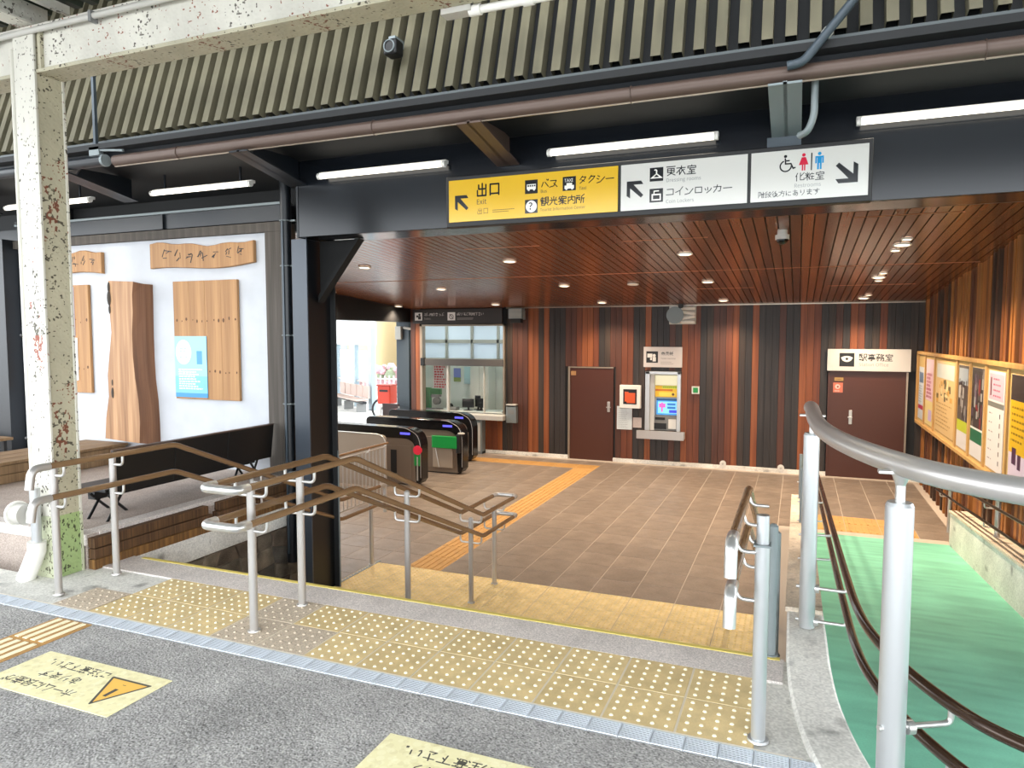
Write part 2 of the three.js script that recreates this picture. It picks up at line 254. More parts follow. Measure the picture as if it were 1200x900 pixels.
// guide bars and painted notices on the asphalt
{
  const t = thing('guide_strip', 'yellow ribbed guide paving crossing the dark platform towards the left column', 'tactile paving', [-4.07, 0, 0]);
  const g = [bx(-0.15, 0.15, -0.001, 0.004, -0.148, 0.148)], b = []; for (let i = 0; i < 4; i++) b.push(bx(-0.118 + i * 0.068, -0.084 + i * 0.068, 0.003, 0.009, -0.135, 0.135, 0.002));
  const gb = merge(g), bb = merge(b);
  for (let k = 0; k < 6; k++) { const s = part('tile', gb, M.mustardDeep, t); s.position.z = -2.77 + 0.3 * k; part('guide_bar', bb, M.mustardDot, s); }
  function mat(name, label, x0, x1, z0, z1) {
    const W = 1024, H = 430, [c, x] = canvas(W, H, '#e9e2b4'); for (let i = 0; i < 500; i++) { x.fillStyle = rnd() < 0.5 ? 'rgba(190,180,130,0.18)' : 'rgba(250,246,215,0.25)'; x.beginPath(); x.arc(rr(0, W), rr(0, H), rr(2, 22), 0, 7); x.fill(); }
    x.save(); x.translate(W, H); x.rotate(Math.PI);                       // the notice is read from the other side
    x.lineJoin = 'round'; x.fillStyle = '#f0bb57'; x.strokeStyle = '#4d4a42'; x.lineWidth = 15; x.beginPath(); x.moveTo(205, 65); x.lineTo(350, 330); x.lineTo(60, 330); x.closePath(); x.fill(); x.stroke();
    x.lineWidth = 26; x.beginPath(); x.moveTo(205, 150); x.lineTo(205, 235); x.stroke(); x.beginPath(); x.moveTo(205, 280); x.lineTo(205, 284); x.stroke();
    jp(x, 'ホームに段差が', 385, 60, 76, '#45433c', 0.1); jp(x, 'あります', 480, 175, 76, '#45433c', 0.1); jp(x, 'ご注意下さい。', 385, 290, 76, '#45433c', 0.1);
    x.restore();
    const g = new THREE.BoxGeometry(x1 - x0, 0.004, z1 - z0).toNonIndexed(), n = g.attributes.normal, uv = g.attributes.uv;
    for (let i = 0; i < uv.count; i++) if (n.getY(i) < 0.5) uv.setXY(i, 0.006, 0.006);
    solo(name, label, 'floor sign', g, std({ map: canvasTex(c), roughness: 0.75 }), [(x0 + x1) / 2, 0.0025, (z0 + z1) / 2]);
  }
  mat('floor_notice', 'cream floor notice with orange warning triangle beside the yellow ribbed paving', -3.80, -2.90, -2.58, -2.21);
  mat('floor_notice', 'cream floor notice cut off by the bottom edge, only its upside-down last line showing', -1.62, -0.72, -2.585, -2.215);
}
// steps down to the concourse
{
  const s = struct('staircase', bx(-4.92, -0.04, -1.2, -0.93, -5.65, -4.0), M.concrete);
  for (let k = 1; k <= 5; k++) { const y = -0.15 * k; const st = part('step', bx(-4.91, -0.03, -0.95, y, -4.0 - 0.33 * k, -4.002 - 0.33 * (k - 1)), M.terrazzo, s); part('nosing_strip', bx(-4.75, -0.06, y - 0.02, y + 0.003, -4.004 - 0.33 * k, -3.975 - 0.33 * k), M.yellowLine, st); }
}
// concourse floor: tiles, tactile path
{
  const f = struct('floor', bx(-8.6, 2.3, -1.2, LOW - 0.003, -14.8, -5.65), plain(0xb5a99c, 0.8));
  const P = 0.4345, c0 = -1.942, r0 = -6.952;
  const tT = tex(256, 256, (u, v) => mul([0.53, 0.48, 0.435], 0.85 + 0.22 * fbm(u, v, 5, 81) + 0.1 * (vnoise(u * 90, v * 90, 90, 90, 83) - 0.5)), 1.0);
  const mats = [1, 0.94, 1.05, 0.98].map((k) => std({ map: tT, color: new THREE.Color(k, k * 0.985, k * 0.96), roughness: 0.42, roughnessMap: rSatin }));
  const geos = [0, 1, 2].map((k) => wuv(new RoundedBoxGeometry(P - 0.008, 0.014, P - 0.008, 1, 0.002), 1, k * 0.37, k * 0.21));
  const tt = wuv(new RoundedBoxGeometry(P - 0.005, 0.014, P - 0.005, 1, 0.003)), dm = domes(P - 0.02, 8, 0.013, 0.006, 0.007);
  const bars = []; for (let i = 0; i < 5; i++) bars.push(bx(-0.17 + i * 0.079, -0.142 + i * 0.079, 0.006, 0.0125, -0.19, 0.19)); const barG = merge(bars);
  const barX = barG.clone().rotateY(Math.PI / 2);
  const all = [], tact = [];
  for (let i = -16; i <= 9; i++) for (let j = -3; j <= 17; j++) {
    const x = c0 + P * (i + 0.5), z = r0 - P * (j + 0.5);
    if (x > 2.0 || x < -8.4 || z > -5.6 || z < -14.5) continue;
    if (x > -0.1 && x < 1.84 && z > -10.5) continue; if (x > 1.84 && z > -10.5) continue; if (x > -0.05 && x < 0.2 && z > -10.5) continue;
    if (x > -0.32 && z > -10.4 && x < -0.1) { /* last column beside the ramp wall */ }
    const strip = (j === -1 || j === -2) && x > -4.45 && x < -0.1, path = i === -5 && j >= 0 && j <= 14, back = j === 15 && i <= -5 && i >= -11, foot = (j === 8 || j === 9) && i >= 5 && i <= 7;
    if (strip || path || back || foot) tact.push([x, z, strip || (path && j === 14) || foot ? (foot ? 'bar' : 'dot') : back ? 'barx' : 'bar']); else all.push([x, z]);
  }
  for (const [x, z, k] of tact) { const t = part('tactile_tile', tt, k === 'dot' && z > -8 ? M.mustard : M.mustardDeep, f); t.position.set(x, LOW - 0.0065, z); part(k === 'dot' ? 'dome' : 'guide_bar', k === 'dot' ? dm : k === 'bar' ? barG : barX, k === 'dot' && z > -8 ? M.stripDot : M.mustardDeep, t); }
  all.sort((a, b) => Math.hypot(a[0], a[1]) - Math.hypot(b[0], b[1]));
  const rest = [];
  all.forEach(([x, z], k) => { const q = Math.floor(rnd() * 4), g = geos[Math.floor(rnd() * 3)]; if (k < 292) part('tile', g, mats[q], f).position.set(x, LOW - 0.007, z); else rest.push(g.clone().translate(x, LOW - 0.007, z)); });
  if (rest.length) part('tile_field', merge(rest), mats[0], f).userData.kind = 'stuff';
  part('floor_channel', bx(-4.53, -4.49, LOW - 0.012, LOW + 0.006, -7.0, -5.65), M.greyMetal, f);
}
// ------------------------------------------------------------------ ramp: green floor, kerbs
{
  const pts = [...inner.filter(([, z]) => z < -1.905), [4.2, -6.0], [1.85, -6.0], [1.85, -10.24]].map(([x, z]) => [x, Math.max(z, -10.24)]);
  const g = slab(pts, 0.16); const p = g.attributes.position; for (let i = 0; i < p.count; i++) p.setY(i, p.getY(i) + rampY(p.getZ(i))); g.computeVertexNormals();
  struct('ramp', g, M.green);
  // left kerb: follows the ramp, then lies level beside the platform
  const topY = (z) => Math.min(0.02, rampY(z) + 0.45), N = kerbPts.length, q = [], id = [];
  for (let i = 0; i < N; i++) { const y = topY(kerbPts[i].z), [ox, oz] = outer[i], [ix, iz] = inner[i]; q.push(ox, -1.15, oz, ox, y - 0.012, oz, ox + (ix - ox) * 0.06, y, oz + (iz - oz) * 0.06, ix - (ix - ox) * 0.06, y, iz - (iz - oz) * 0.06, ix, y - 0.012, iz, ix, -1.15, iz); }
  for (let i = 0; i < N - 1; i++) for (let k = 0; k < 5; k++) { const a = i * 6 + k, b = a + 1, c = a + 6, d = b + 6; id.push(a, c, b, b, c, d); }
  for (const e of [0, N - 1]) for (let k = 1; k < 5; k++) { const a = e * 6; if (e) id.push(a, a + k + 1, a + k); else id.push(a, a + k, a + k + 1); }
  let kg = new THREE.BufferGeometry(); kg.setAttribute('position', new THREE.Float32BufferAttribute(q, 3)); kg.setIndex(id); kg = kg.toNonIndexed(); kg.computeVertexNormals();
  const kerb = struct('wall_kerb', wuv(kg), M.concrete);
  const capM = std({ map: tConcrete, color: 0xf5e6d6, roughness: 0.8 });
  for (let k = 0; k < 6; k++) { const z0 = -10.36 + k * 0.93, z1 = z0 + 0.92; part('coping', prism([[z0, topY(z0) - 0.004], [z1, topY(z1) - 0.004], [z1, topY(z1) + 0.028], [z0, topY(z0) + 0.028]], -0.036, 0.186), capM, kerb); }
  const rk = struct('wall_ramp_side', prism([[-10.24, -1.15], [-5.6, -1.15], [-5.6, rampY(-5.6) + 0.42], [-10.24, rampY(-10.24) + 0.42]], 1.83, 2.06), M.concrete);
  part('coping', prism([[-10.25, rampY(-10.24) + 0.42], [-5.6, rampY(-5.6) + 0.42], [-5.6, rampY(-5.6) + 0.446], [-10.25, rampY(-10.24) + 0.446]], 1.815, 2.06), capM, rk);
}
// ------------------------------------------------------------------ concourse walls
const planks = (() => {                                                     // timber cladding in a few tones
  const base = [[[0.48, 0.26, 0.15], [0.35, 0.17, 0.095]], [[0.58, 0.33, 0.18], [0.46, 0.24, 0.115]], [[0.29, 0.225, 0.185], [0.15, 0.12, 0.10]], [[0.37, 0.215, 0.155], [0.25, 0.135, 0.095]], [[0.235, 0.205, 0.195], [0.12, 0.105, 0.10]]];
  return base.map(([a, b], i) => woodMat(a, b, 140 + i * 7, 0.5, 10));
})();
const toneMap = '-8.85d -8.45m -8.32o -6.48o -6.15d -6.01d -5.80m -5.50o -5.26d -5.12o -4.95k -4.69m -4.36o -3.92d -3.65m -3.38o -3.20d -2.97o -2.84d -2.38m -2.30d -2.20o -1.81d -1.54m -1.27o -1.05d -0.87o -0.68d -0.37m -0.22k -0.02b 0.23o 0.38d 0.67m 0.77d 0.94o 1.08d 1.34o 1.50k 1.88d'.split(' ').map((s) => [parseFloat(s), s.at(-1)]);       // the order of tones along the back wall
const toneAt = (x) => { let t = 'd'; for (const [a, k] of toneMap) if (x >= a) t = k; const q = rnd(); return planks[t === 'o' ? (q < 0.55 ? 0 : 1) : t === 'b' ? 1 : t === 'm' ? 3 : t === 'k' ? 4 : q < 0.5 ? 2 : 4]; };
let lastPlank = -1; const plankPick = () => { let k; do { k = [0, 1, 2, 3, 4, 2, 0, 4, 3, 1, 3][Math.floor(rnd() * 11)]; } while (k === lastPlank && rnd() < 0.8); lastPlank = k; return planks[k]; };
{
  const w = struct('wall_back', merge([bx(XL, -8.15, -1.2, 2.9, ZB - 0.2, ZB - 0.03), bx(-8.15, -6.02, -1.2, -0.02, ZB - 0.2, ZB - 0.03), bx(-8.15, -6.02, 1.99, 2.9, ZB - 0.2, ZB - 0.03), bx(-6.02, -2.81, -1.2, 2.9, ZB - 0.2, ZB - 0.03), bx(-2.24, 2.3, -1.2, 2.9, ZB - 0.2, ZB - 0.03), bx(-2.81, -2.24, -1.2, -0.2, ZB - 0.2, ZB - 0.03), bx(-2.81, -2.24, 0.96, 2.9, ZB - 0.2, ZB - 0.03)]), M.soot);
  const openings = [[-8.16, -6.01, -0.04, 2.37], [-4.56, -3.57, -2, 1.09], [0.53, 1.88, -2, 1.1], [-2.9, -2.17, -0.2, 1.03]];
  const bw = 0.1225, n = Math.round((XR - XL) / bw);
  const gcache = new Map();
  for (let i = 0; i < n; i++) {
    const x0 = XL + i * bw, x1 = x0 + bw, t = rr(0.0, 0.014), m = toneAt((x0 + x1) / 2), off = rnd() * 5; let spans = [[LOW + 0.075, 2.39]];
    for (const [a, b, c, d] of openings) if (x1 > a + 0.02 && x0 < b - 0.02) spans = spans.flatMap(([s, e]) => [[s, Math.min(e, c)], [Math.max(s, d), e]].filter(([p, q]) => q - p > 0.02));
    for (const [s, e] of spans) { const g = wuv(new THREE.BoxGeometry(bw - 0.006, e - s, 0.03)); const uv = g.attributes.uv; for (let k = 0; k < uv.count; k++) uv.setXY(k, uv.getX(k) + off, uv.getY(k) + off * 1.7 + (s + e) / 2); part('board', g, m, w).position.set((x0 + x1) / 2, (s + e) / 2, ZB - 0.03 + t); }
  }
  struct('baseboard_back', merge([bx(-6.02, -4.56, LOW - 0.02, LOW + 0.075, ZB - 0.03, ZB + 0.03, 0.004), bx(-3.57, 0.53, LOW - 0.02, LOW + 0.075, ZB - 0.03, ZB + 0.03, 0.004), bx(1.88, 2.08, LOW - 0.02, LOW + 0.075, ZB - 0.03, ZB + 0.03, 0.004)]), M.concrete);
  struct('trim_1', bx(-6.0, 2.08, 2.338, 2.356, ZB - 0.0, ZB + 0.025), M.doorFrame);
}
{
  const z1 = -6.1, w = struct('wall_right', bx(XR + 0.03, XR + 0.25, -1.2, 3.2, ZB - 0.2, z1), M.soot);
  const base = [[[0.66, 0.43, 0.20], [0.50, 0.30, 0.12]], [[0.50, 0.30, 0.15], [0.36, 0.20, 0.09]], [[0.30, 0.20, 0.13], [0.19, 0.125, 0.08]], [[0.42, 0.24, 0.14], [0.30, 0.16, 0.09]]].map(([a, b], i) => woodMat(a, b, 180 + i * 5, 0.55, 8));
  const bw = 0.108, n = Math.floor((z1 - ZB) / bw);
  for (let i = 0; i < n; i++) {
    const z = ZB + bw * (i + 0.5), t = [0.012, 0.03, 0.05][Math.floor(rnd() * 3)], m = base[[0, 1, 2, 3, 0, 1, 2][Math.floor(rnd() * 7)]], off = rnd() * 4, h = ceilY(z) + 0.03 - LOW;
    const g = wuv(new THREE.BoxGeometry(t, h, bw - (t > 0.02 ? 0.03 : 0.004))); const uv = g.attributes.uv; for (let k = 0; k < uv.count; k++) uv.setXY(k, uv.getX(k) + off, uv.getY(k) + off);
    part('board', g, m, w).position.set(XR + 0.03 - t / 2, LOW + h / 2, z);
  }
}
// ceiling of narrow planks, falling towards the back
{
  const c = struct('ceiling', new THREE.BoxGeometry(10.9, 0.06, 8.24), M.soot); c.position.set(-3.2, ceilY(-10.38) + 0.048, -10.38); c.rotation.x = -TILT;
  const base = [[0.55, 0.34, 0.24], [0.52, 0.32, 0.225], [0.58, 0.365, 0.26]].map((a, i) => std({ map: tWood(a, mul(a, 0.78), 210 + i * 3, 12), roughness: 0.21, bumpMap: bGrain, bumpScale: 0.0002 }));
  const P = 0.1112, g0 = [4.08, 4.08].map((l) => new THREE.BoxGeometry(P - 0.013, 0.018, l));
  for (let i = 0; i < 95; i++) { const x = -8.45 + P * (i + 0.5) + 3.2; if (x > 5.3) continue;
    for (let j = 0; j < 2; j++) { const off = rnd() * 3, g = wuv(g0[j].clone()), uv = g.attributes.uv; for (let k = 0; k < uv.count; k++) { const a = uv.getX(k); uv.setXY(k, a + off, uv.getY(k) + off); } part('plank', g, base[(i * 2 + j * 3 + (rnd() < 0.3 ? 1 : 0)) % 3], c).position.set(x, -0.039, j ? -2.05 : 2.05); } }
  const js = plain(0x9a6a4a, 0.5); for (const [x0, x1, z] of [[-8.4, 2.05, -10.33], [-1.9, -0.95, -8.06], [0.45, 1.35, -7.5], [-1.6, -0.7, -12.2], [-3.9, -2.9, -8.06], [0.4, 1.6, -12.2]]) part('joint_strip', new THREE.BoxGeometry(x1 - x0, 0.005, 0.014), js, c).position.set((x0 + x1) / 2 + 3.2, -0.0495, (z + 10.38) / Math.cos(TILT));
  struct('roof', bx(-9.2, 2.6, 3.4, 3.55, -14.9, -6.0), M.soot);
  struct('trim_2', merge([bx(XL - 0.35, XL, 2.06, 2.62, -14.6, -6.1), bx(XL - 0.35, XL, 2.6, 3.4, -14.6, -6.1)]), M.black);     // lintel over the way out
  struct('wall_above_back', bx(-9.2, 2.6, 2.3, 3.5, ZB - 0.45, ZB - 0.2), M.soot);
  struct('wall_right_upper', bx(XR + 0.25, XR + 0.45, -1.2, 3.5, ZB - 0.4, -5.6), M.soot);
}
// ------------------------------------------------------------------ steel frame and canopy of the station building
{
  const gd = thing('girder', 'dark navy steel girder spanning the entrance behind the hanging sign row', 'girder');
  part('face_plate', bx(-4.48, 2.2, 2.69, 3.42, -5.66, -5.62, 0.004), M.navy, gd);
  part('soffit', bx(-4.48, 2.2, 2.69, 2.705, -6.03, -5.64), M.blackGloss, gd);
  part('rear_plate', bx(-4.48, 2.2, 2.69, 2.9, -6.05, -6.03), M.darkPaint, gd);
  part('end_cap', bx(-4.5, -4.48, 2.685, 3.42, -6.05, -5.615), M.darkPaint, gd);
  const wl = thing('girder', 'dark steel beam over the white plastered wall, left of the entrance', 'girder');
  part('beam_face', bx(-9.2, -5.0, 2.95, 3.12, -6.2, -6.06, 0.004), M.darkPaint, wl);
  part('beam_cap', bx(-9.2, -5.0, 3.115, 3.14, -6.2, -6.03), M.greyMetal, wl);
  part('stiffener', bx(-6.72, -6.69, 2.95, 3.115, -6.07, -6.03), M.darkPaint, wl);
  struct('wall_upper', merge([bx(-14, -4.5, 2.86, 3.62, -6.34, -6.26), bx(-4.5, 2.2, 3.43, 3.62, -5.95, -5.65)]), M.soot);
  // sloping underside of the canopy and its rafters
  const s = Math.tan(10 * Math.PI / 180), up = (z) => 3.17 + (z + 5.62) * s;
  struct('canopy_roof', prism([[-6.3, up(-6.3) + 0.26], [-4.86, up(-4.86) + 0.2], [-4.86, up(-4.86) + 0.25], [-6.3, up(-6.3) + 0.31]], -14, 3.4), M.soot);
  const rafterMats = [M.greyMetal, M.gutter, M.darkPaint, M.darkPaint, M.darkPaint];
  [[-0.12, 'slate grey rafter head behind the brown gutter, right above the white signs'], [-2.3, 'brown sloping rafter above the yellow exit sign'], [-4.47, 'dark sloping rafter at the left end of the navy girder'], [-6.66, 'dark sloping rafter above the white plastered wall, between two lamps'], [-8.85, 'dark sloping rafter at the far left, behind the old white column']].forEach(([x, label], i) => {
    const r = thing('rafter', label, 'rafter', [x, 0, 0]);
    part('web', prism([[-5.61, up(-5.61)], [-4.83, up(-4.83)], [-4.83, up(-4.83) + 0.02], [-4.97, up(-4.97) + 0.02], [-5.05, up(-5.05) + 0.13], [-5.61, up(-5.61) + 0.25]], -0.012, 0.012), rafterMats[i], r);
    part('flange', prism([[-5.61, up(-5.61)], [-4.83, up(-4.83)], [-4.83, up(-4.83) + 0.014], [-5.61, up(-5.61) + 0.014]], -0.10, 0.10), rafterMats[i], r);
    if (i === 0) part('end_plate', bx(-0.13, 0.1, 3.1, 3.18, -5.615, -5.57), M.slateBlue, r);
  });
  // fascia channels, gutter pipe, leaning corrugated wall
  const fa = thing('fascia', 'layered dark blue grey fascia channel under the corrugated cladding', 'fascia');
  part('channel', bx(-14, 4, 3.43, 3.59, -5.03, -4.95), M.darkPaint, fa);
  part('upper_lip', bx(-14, 4, 3.57, 3.605, -5.03, -4.943, 0.004), std({ color: 0x4c5355, roughness: 0.5 }), fa);
  part('middle_lip', bx(-14, 4, 3.505, 3.552, -5.0, -4.918, 0.006), std({ color: 0x5d6a76, roughness: 0.4 }), fa);
  const gp = thing('gutter_pipe', 'long brown round gutter pipe running above the hanging signs', 'pipe');
  part('pipe', pipe([[-6.0, 3.386, -4.9], [4, 3.386, -4.9]], 0.052, 0.01, 20), M.gutter, gp);
  part('seam_strip', bx(-6.0, 4, 3.329, 3.336, -4.9, -4.885), M.doorFrame, gp);
  for (let x = -5.2; x < 3; x += 2.05) part('bracket', new THREE.TorusGeometry(0.056, 0.004, 6, 24).rotateY(Math.PI / 2).translate(x, 3.386, -4.9), M.gutter, gp);
  const g2 = thing('gutter_pipe', 'dark gutter length left of the brown one, behind the old white column', 'pipe');
  part('pipe', pipe([[-14, 3.39, -4.86], [-6.1, 3.39, -4.86]], 0.05, 0.01, 16), M.darkPaint, g2);
  part('end_cap', cyl(0.056, 0.056, 0.03, -6.09, 3.39, -4.86, 16, 'x'), M.greyMetal, g2);
  const L = 1.9, P = 0.143, sec = [], q = [], id = []; let n = 0;
  for (let x = -14; x < 4.4; x += P) sec.push([x, 0], [x + P * 0.48, 0], [x + P * 0.5, -0.12], [x + P * 0.98, -0.12]);
  const up3 = new THREE.Vector3(0, 0.951, -0.309), nf = new THREE.Vector3(0, 0.309, 0.951), o = new THREE.Vector3(0, 3.645, -4.955);
  for (let i = 0; i < sec.length - 1; i++) { const [a, b] = [sec[i], sec[i + 1]]; for (const [p, t] of [[a, 0], [b, 0], [b, 1], [a, 0], [b, 1], [a, 1]]) { const v = o.clone().addScaledVector(up3, t * L).addScaledVector(nf, p[1]); q.push(p[0], v.y, v.z); } }
  let cg = new THREE.BufferGeometry(); cg.setAttribute('position', new THREE.Float32BufferAttribute(q, 3)); cg.computeVertexNormals();
  const tOl = tex(256, 256, (u, v) => mul([0.435, 0.415, 0.335], 0.85 + 0.25 * fbm(u, v, 5, 221) + 0.08 * (vnoise(u * 40, v * 5, 40, 5, 222) - 0.5)), 1.4);
  struct('wall_corrugated', wuv(cg), std({ map: tOl, roughness: 0.62, metalness: 0.1, side: THREE.DoubleSide }));
  struct('wall_corrugated_backing', prism([[-5.04, 3.62], [-5.04 - 0.78, 6.0], [-5.14 - 0.78, 6.0], [-5.14, 3.62]], -14, 4.4), M.soot);
  struct('unseen_top_cover', bx(-14, 4.4, 5.4, 5.5, -9, -3.3), M.soot);  // out of view, keeps sky light off the corrugated cladding
  struct('unseen_side_block', bx(4.4, 7.5, 2.6, 5.4, -6, 0.6), plain(0x6a6660, 0.8));  // block out of view on the right, placed to darken the rib sides
  const rod = thing('hanger_rod', 'thin grey bracket rod hanging in front of the corrugated cladding, right of the column', 'bracket');
  part('rod', bx(-6.25, -6.22, 3.5, 4.35, -4.9, -4.87), M.slateBlue, rod); part('foot_plate', bx(-6.3, -6.17, 3.45, 3.53, -4.91, -4.86), M.greyMetal, rod); part('stay', pipe([[-6.2, 3.5, -4.88], [-5.85, 3.46, -4.86]], 0.012), M.greyMetal, rod);
  const cd = thing('conduit', 'pale grey conduit bending over the brown gutter down to the sign row', 'conduit');
  part('sloping_run', pipe([[0.42, 4.15, -4.92], [0.29, 3.8, -4.84], [-0.02, 3.42, -4.81], [-0.11, 3.41, -4.81]], 0.028, 0.09), M.slateBlue, cd);
  part('collar', pipe([[0.125, 3.6, -4.835], [0.10, 3.57, -4.835]], 0.033), M.lightGrey, cd);
  part('drop_run', pipe([[0.055, 3.36, -5.0], [0.055, 3.15, -5.02], [0.02, 3.06, -5.04], [-0.03, 3.055, -5.1]], 0.022, 0.06), M.greyMetal, cd);
  const sp = thing('spotlight', 'small black flood lamp fixed to the corrugated cladding', 'lamp', [-2.99, 3.98, -4.94]);
  part('bracket', bx(-0.03, 0.03, 0.03, 0.09, -0.1, 0.03), M.greyMetal, sp); part('housing', bx(-0.06, 0.06, -0.06, 0.06, -0.05, 0.07, 0.02), M.black, sp); part('guard', new THREE.TorusGeometry(0.045, 0.006, 6, 20).translate(0, 0, 0.075), M.greyMetal, sp);
}
// LED tubes along the girder
{
  const spots = [[-8.6, -7.2, -6.1], [-6.30, -4.98, -5.6], [-4.19, -2.86, -5.55], [-1.93, -0.592, -5.55], [0.333, 1.67, -5.55]];
  const names = ['LED tube at the far left, half hidden by the old white column', 'LED tube above the carved wooden name board', 'LED tube left of the yellow exit sign', 'LED tube above the locker sign, over the sign row', 'LED tube at the right, beyond the restroom sign'];
  const tubeM = glow(0xfff6e4, 1.0, 0xffffff); tubeM.emissiveIntensity = TUBE * 0.14;
  spots.forEach(([a, b, z], i) => {
    const z0 = i ? -5.55 : -5.55, w = b - a, t = thing('tube_lamp', 'white ' + names[i], 'lamp', [(a + b) / 2, 3.235, z0]);
    part('batten', bx(-w / 2, w / 2, 0.0, 0.03, -0.06, -0.01, 0.004), M.whitePlastic, t); part('tube', pipe([[-w / 2 + 0.03, -0.01, 0.0], [w / 2 - 0.03, -0.01, 0.0]], 0.024, 0.01, 14), tubeM, t);
    for (const s of [-1, 1]) part('end_cap', cyl(0.029, 0.029, 0.03, s * (w / 2 - 0.015), -0.01, 0, 14, 'x'), M.whitePlastic, t);
    if (i < 2) { for (const s of [-0.5, 0.5]) part('hanger', bx(s - 0.008, s + 0.008, 0.02, 0.235, -0.04, -0.024), M.darkPaint, t); } else part('hanger', bx(-0.03, 0.03, 0.0, 0.02, -0.066, -0.05), M.darkPaint, t);
    const l = new THREE.RectAreaLight(0xfff3dc, TUBE, w - 0.06, 0.05); l.position.set((a + b) / 2, 3.198, z0 + 0.02); l.lookAt((a + b) / 2, 0, z0 + 0.9); scene.add(l);
  });
}
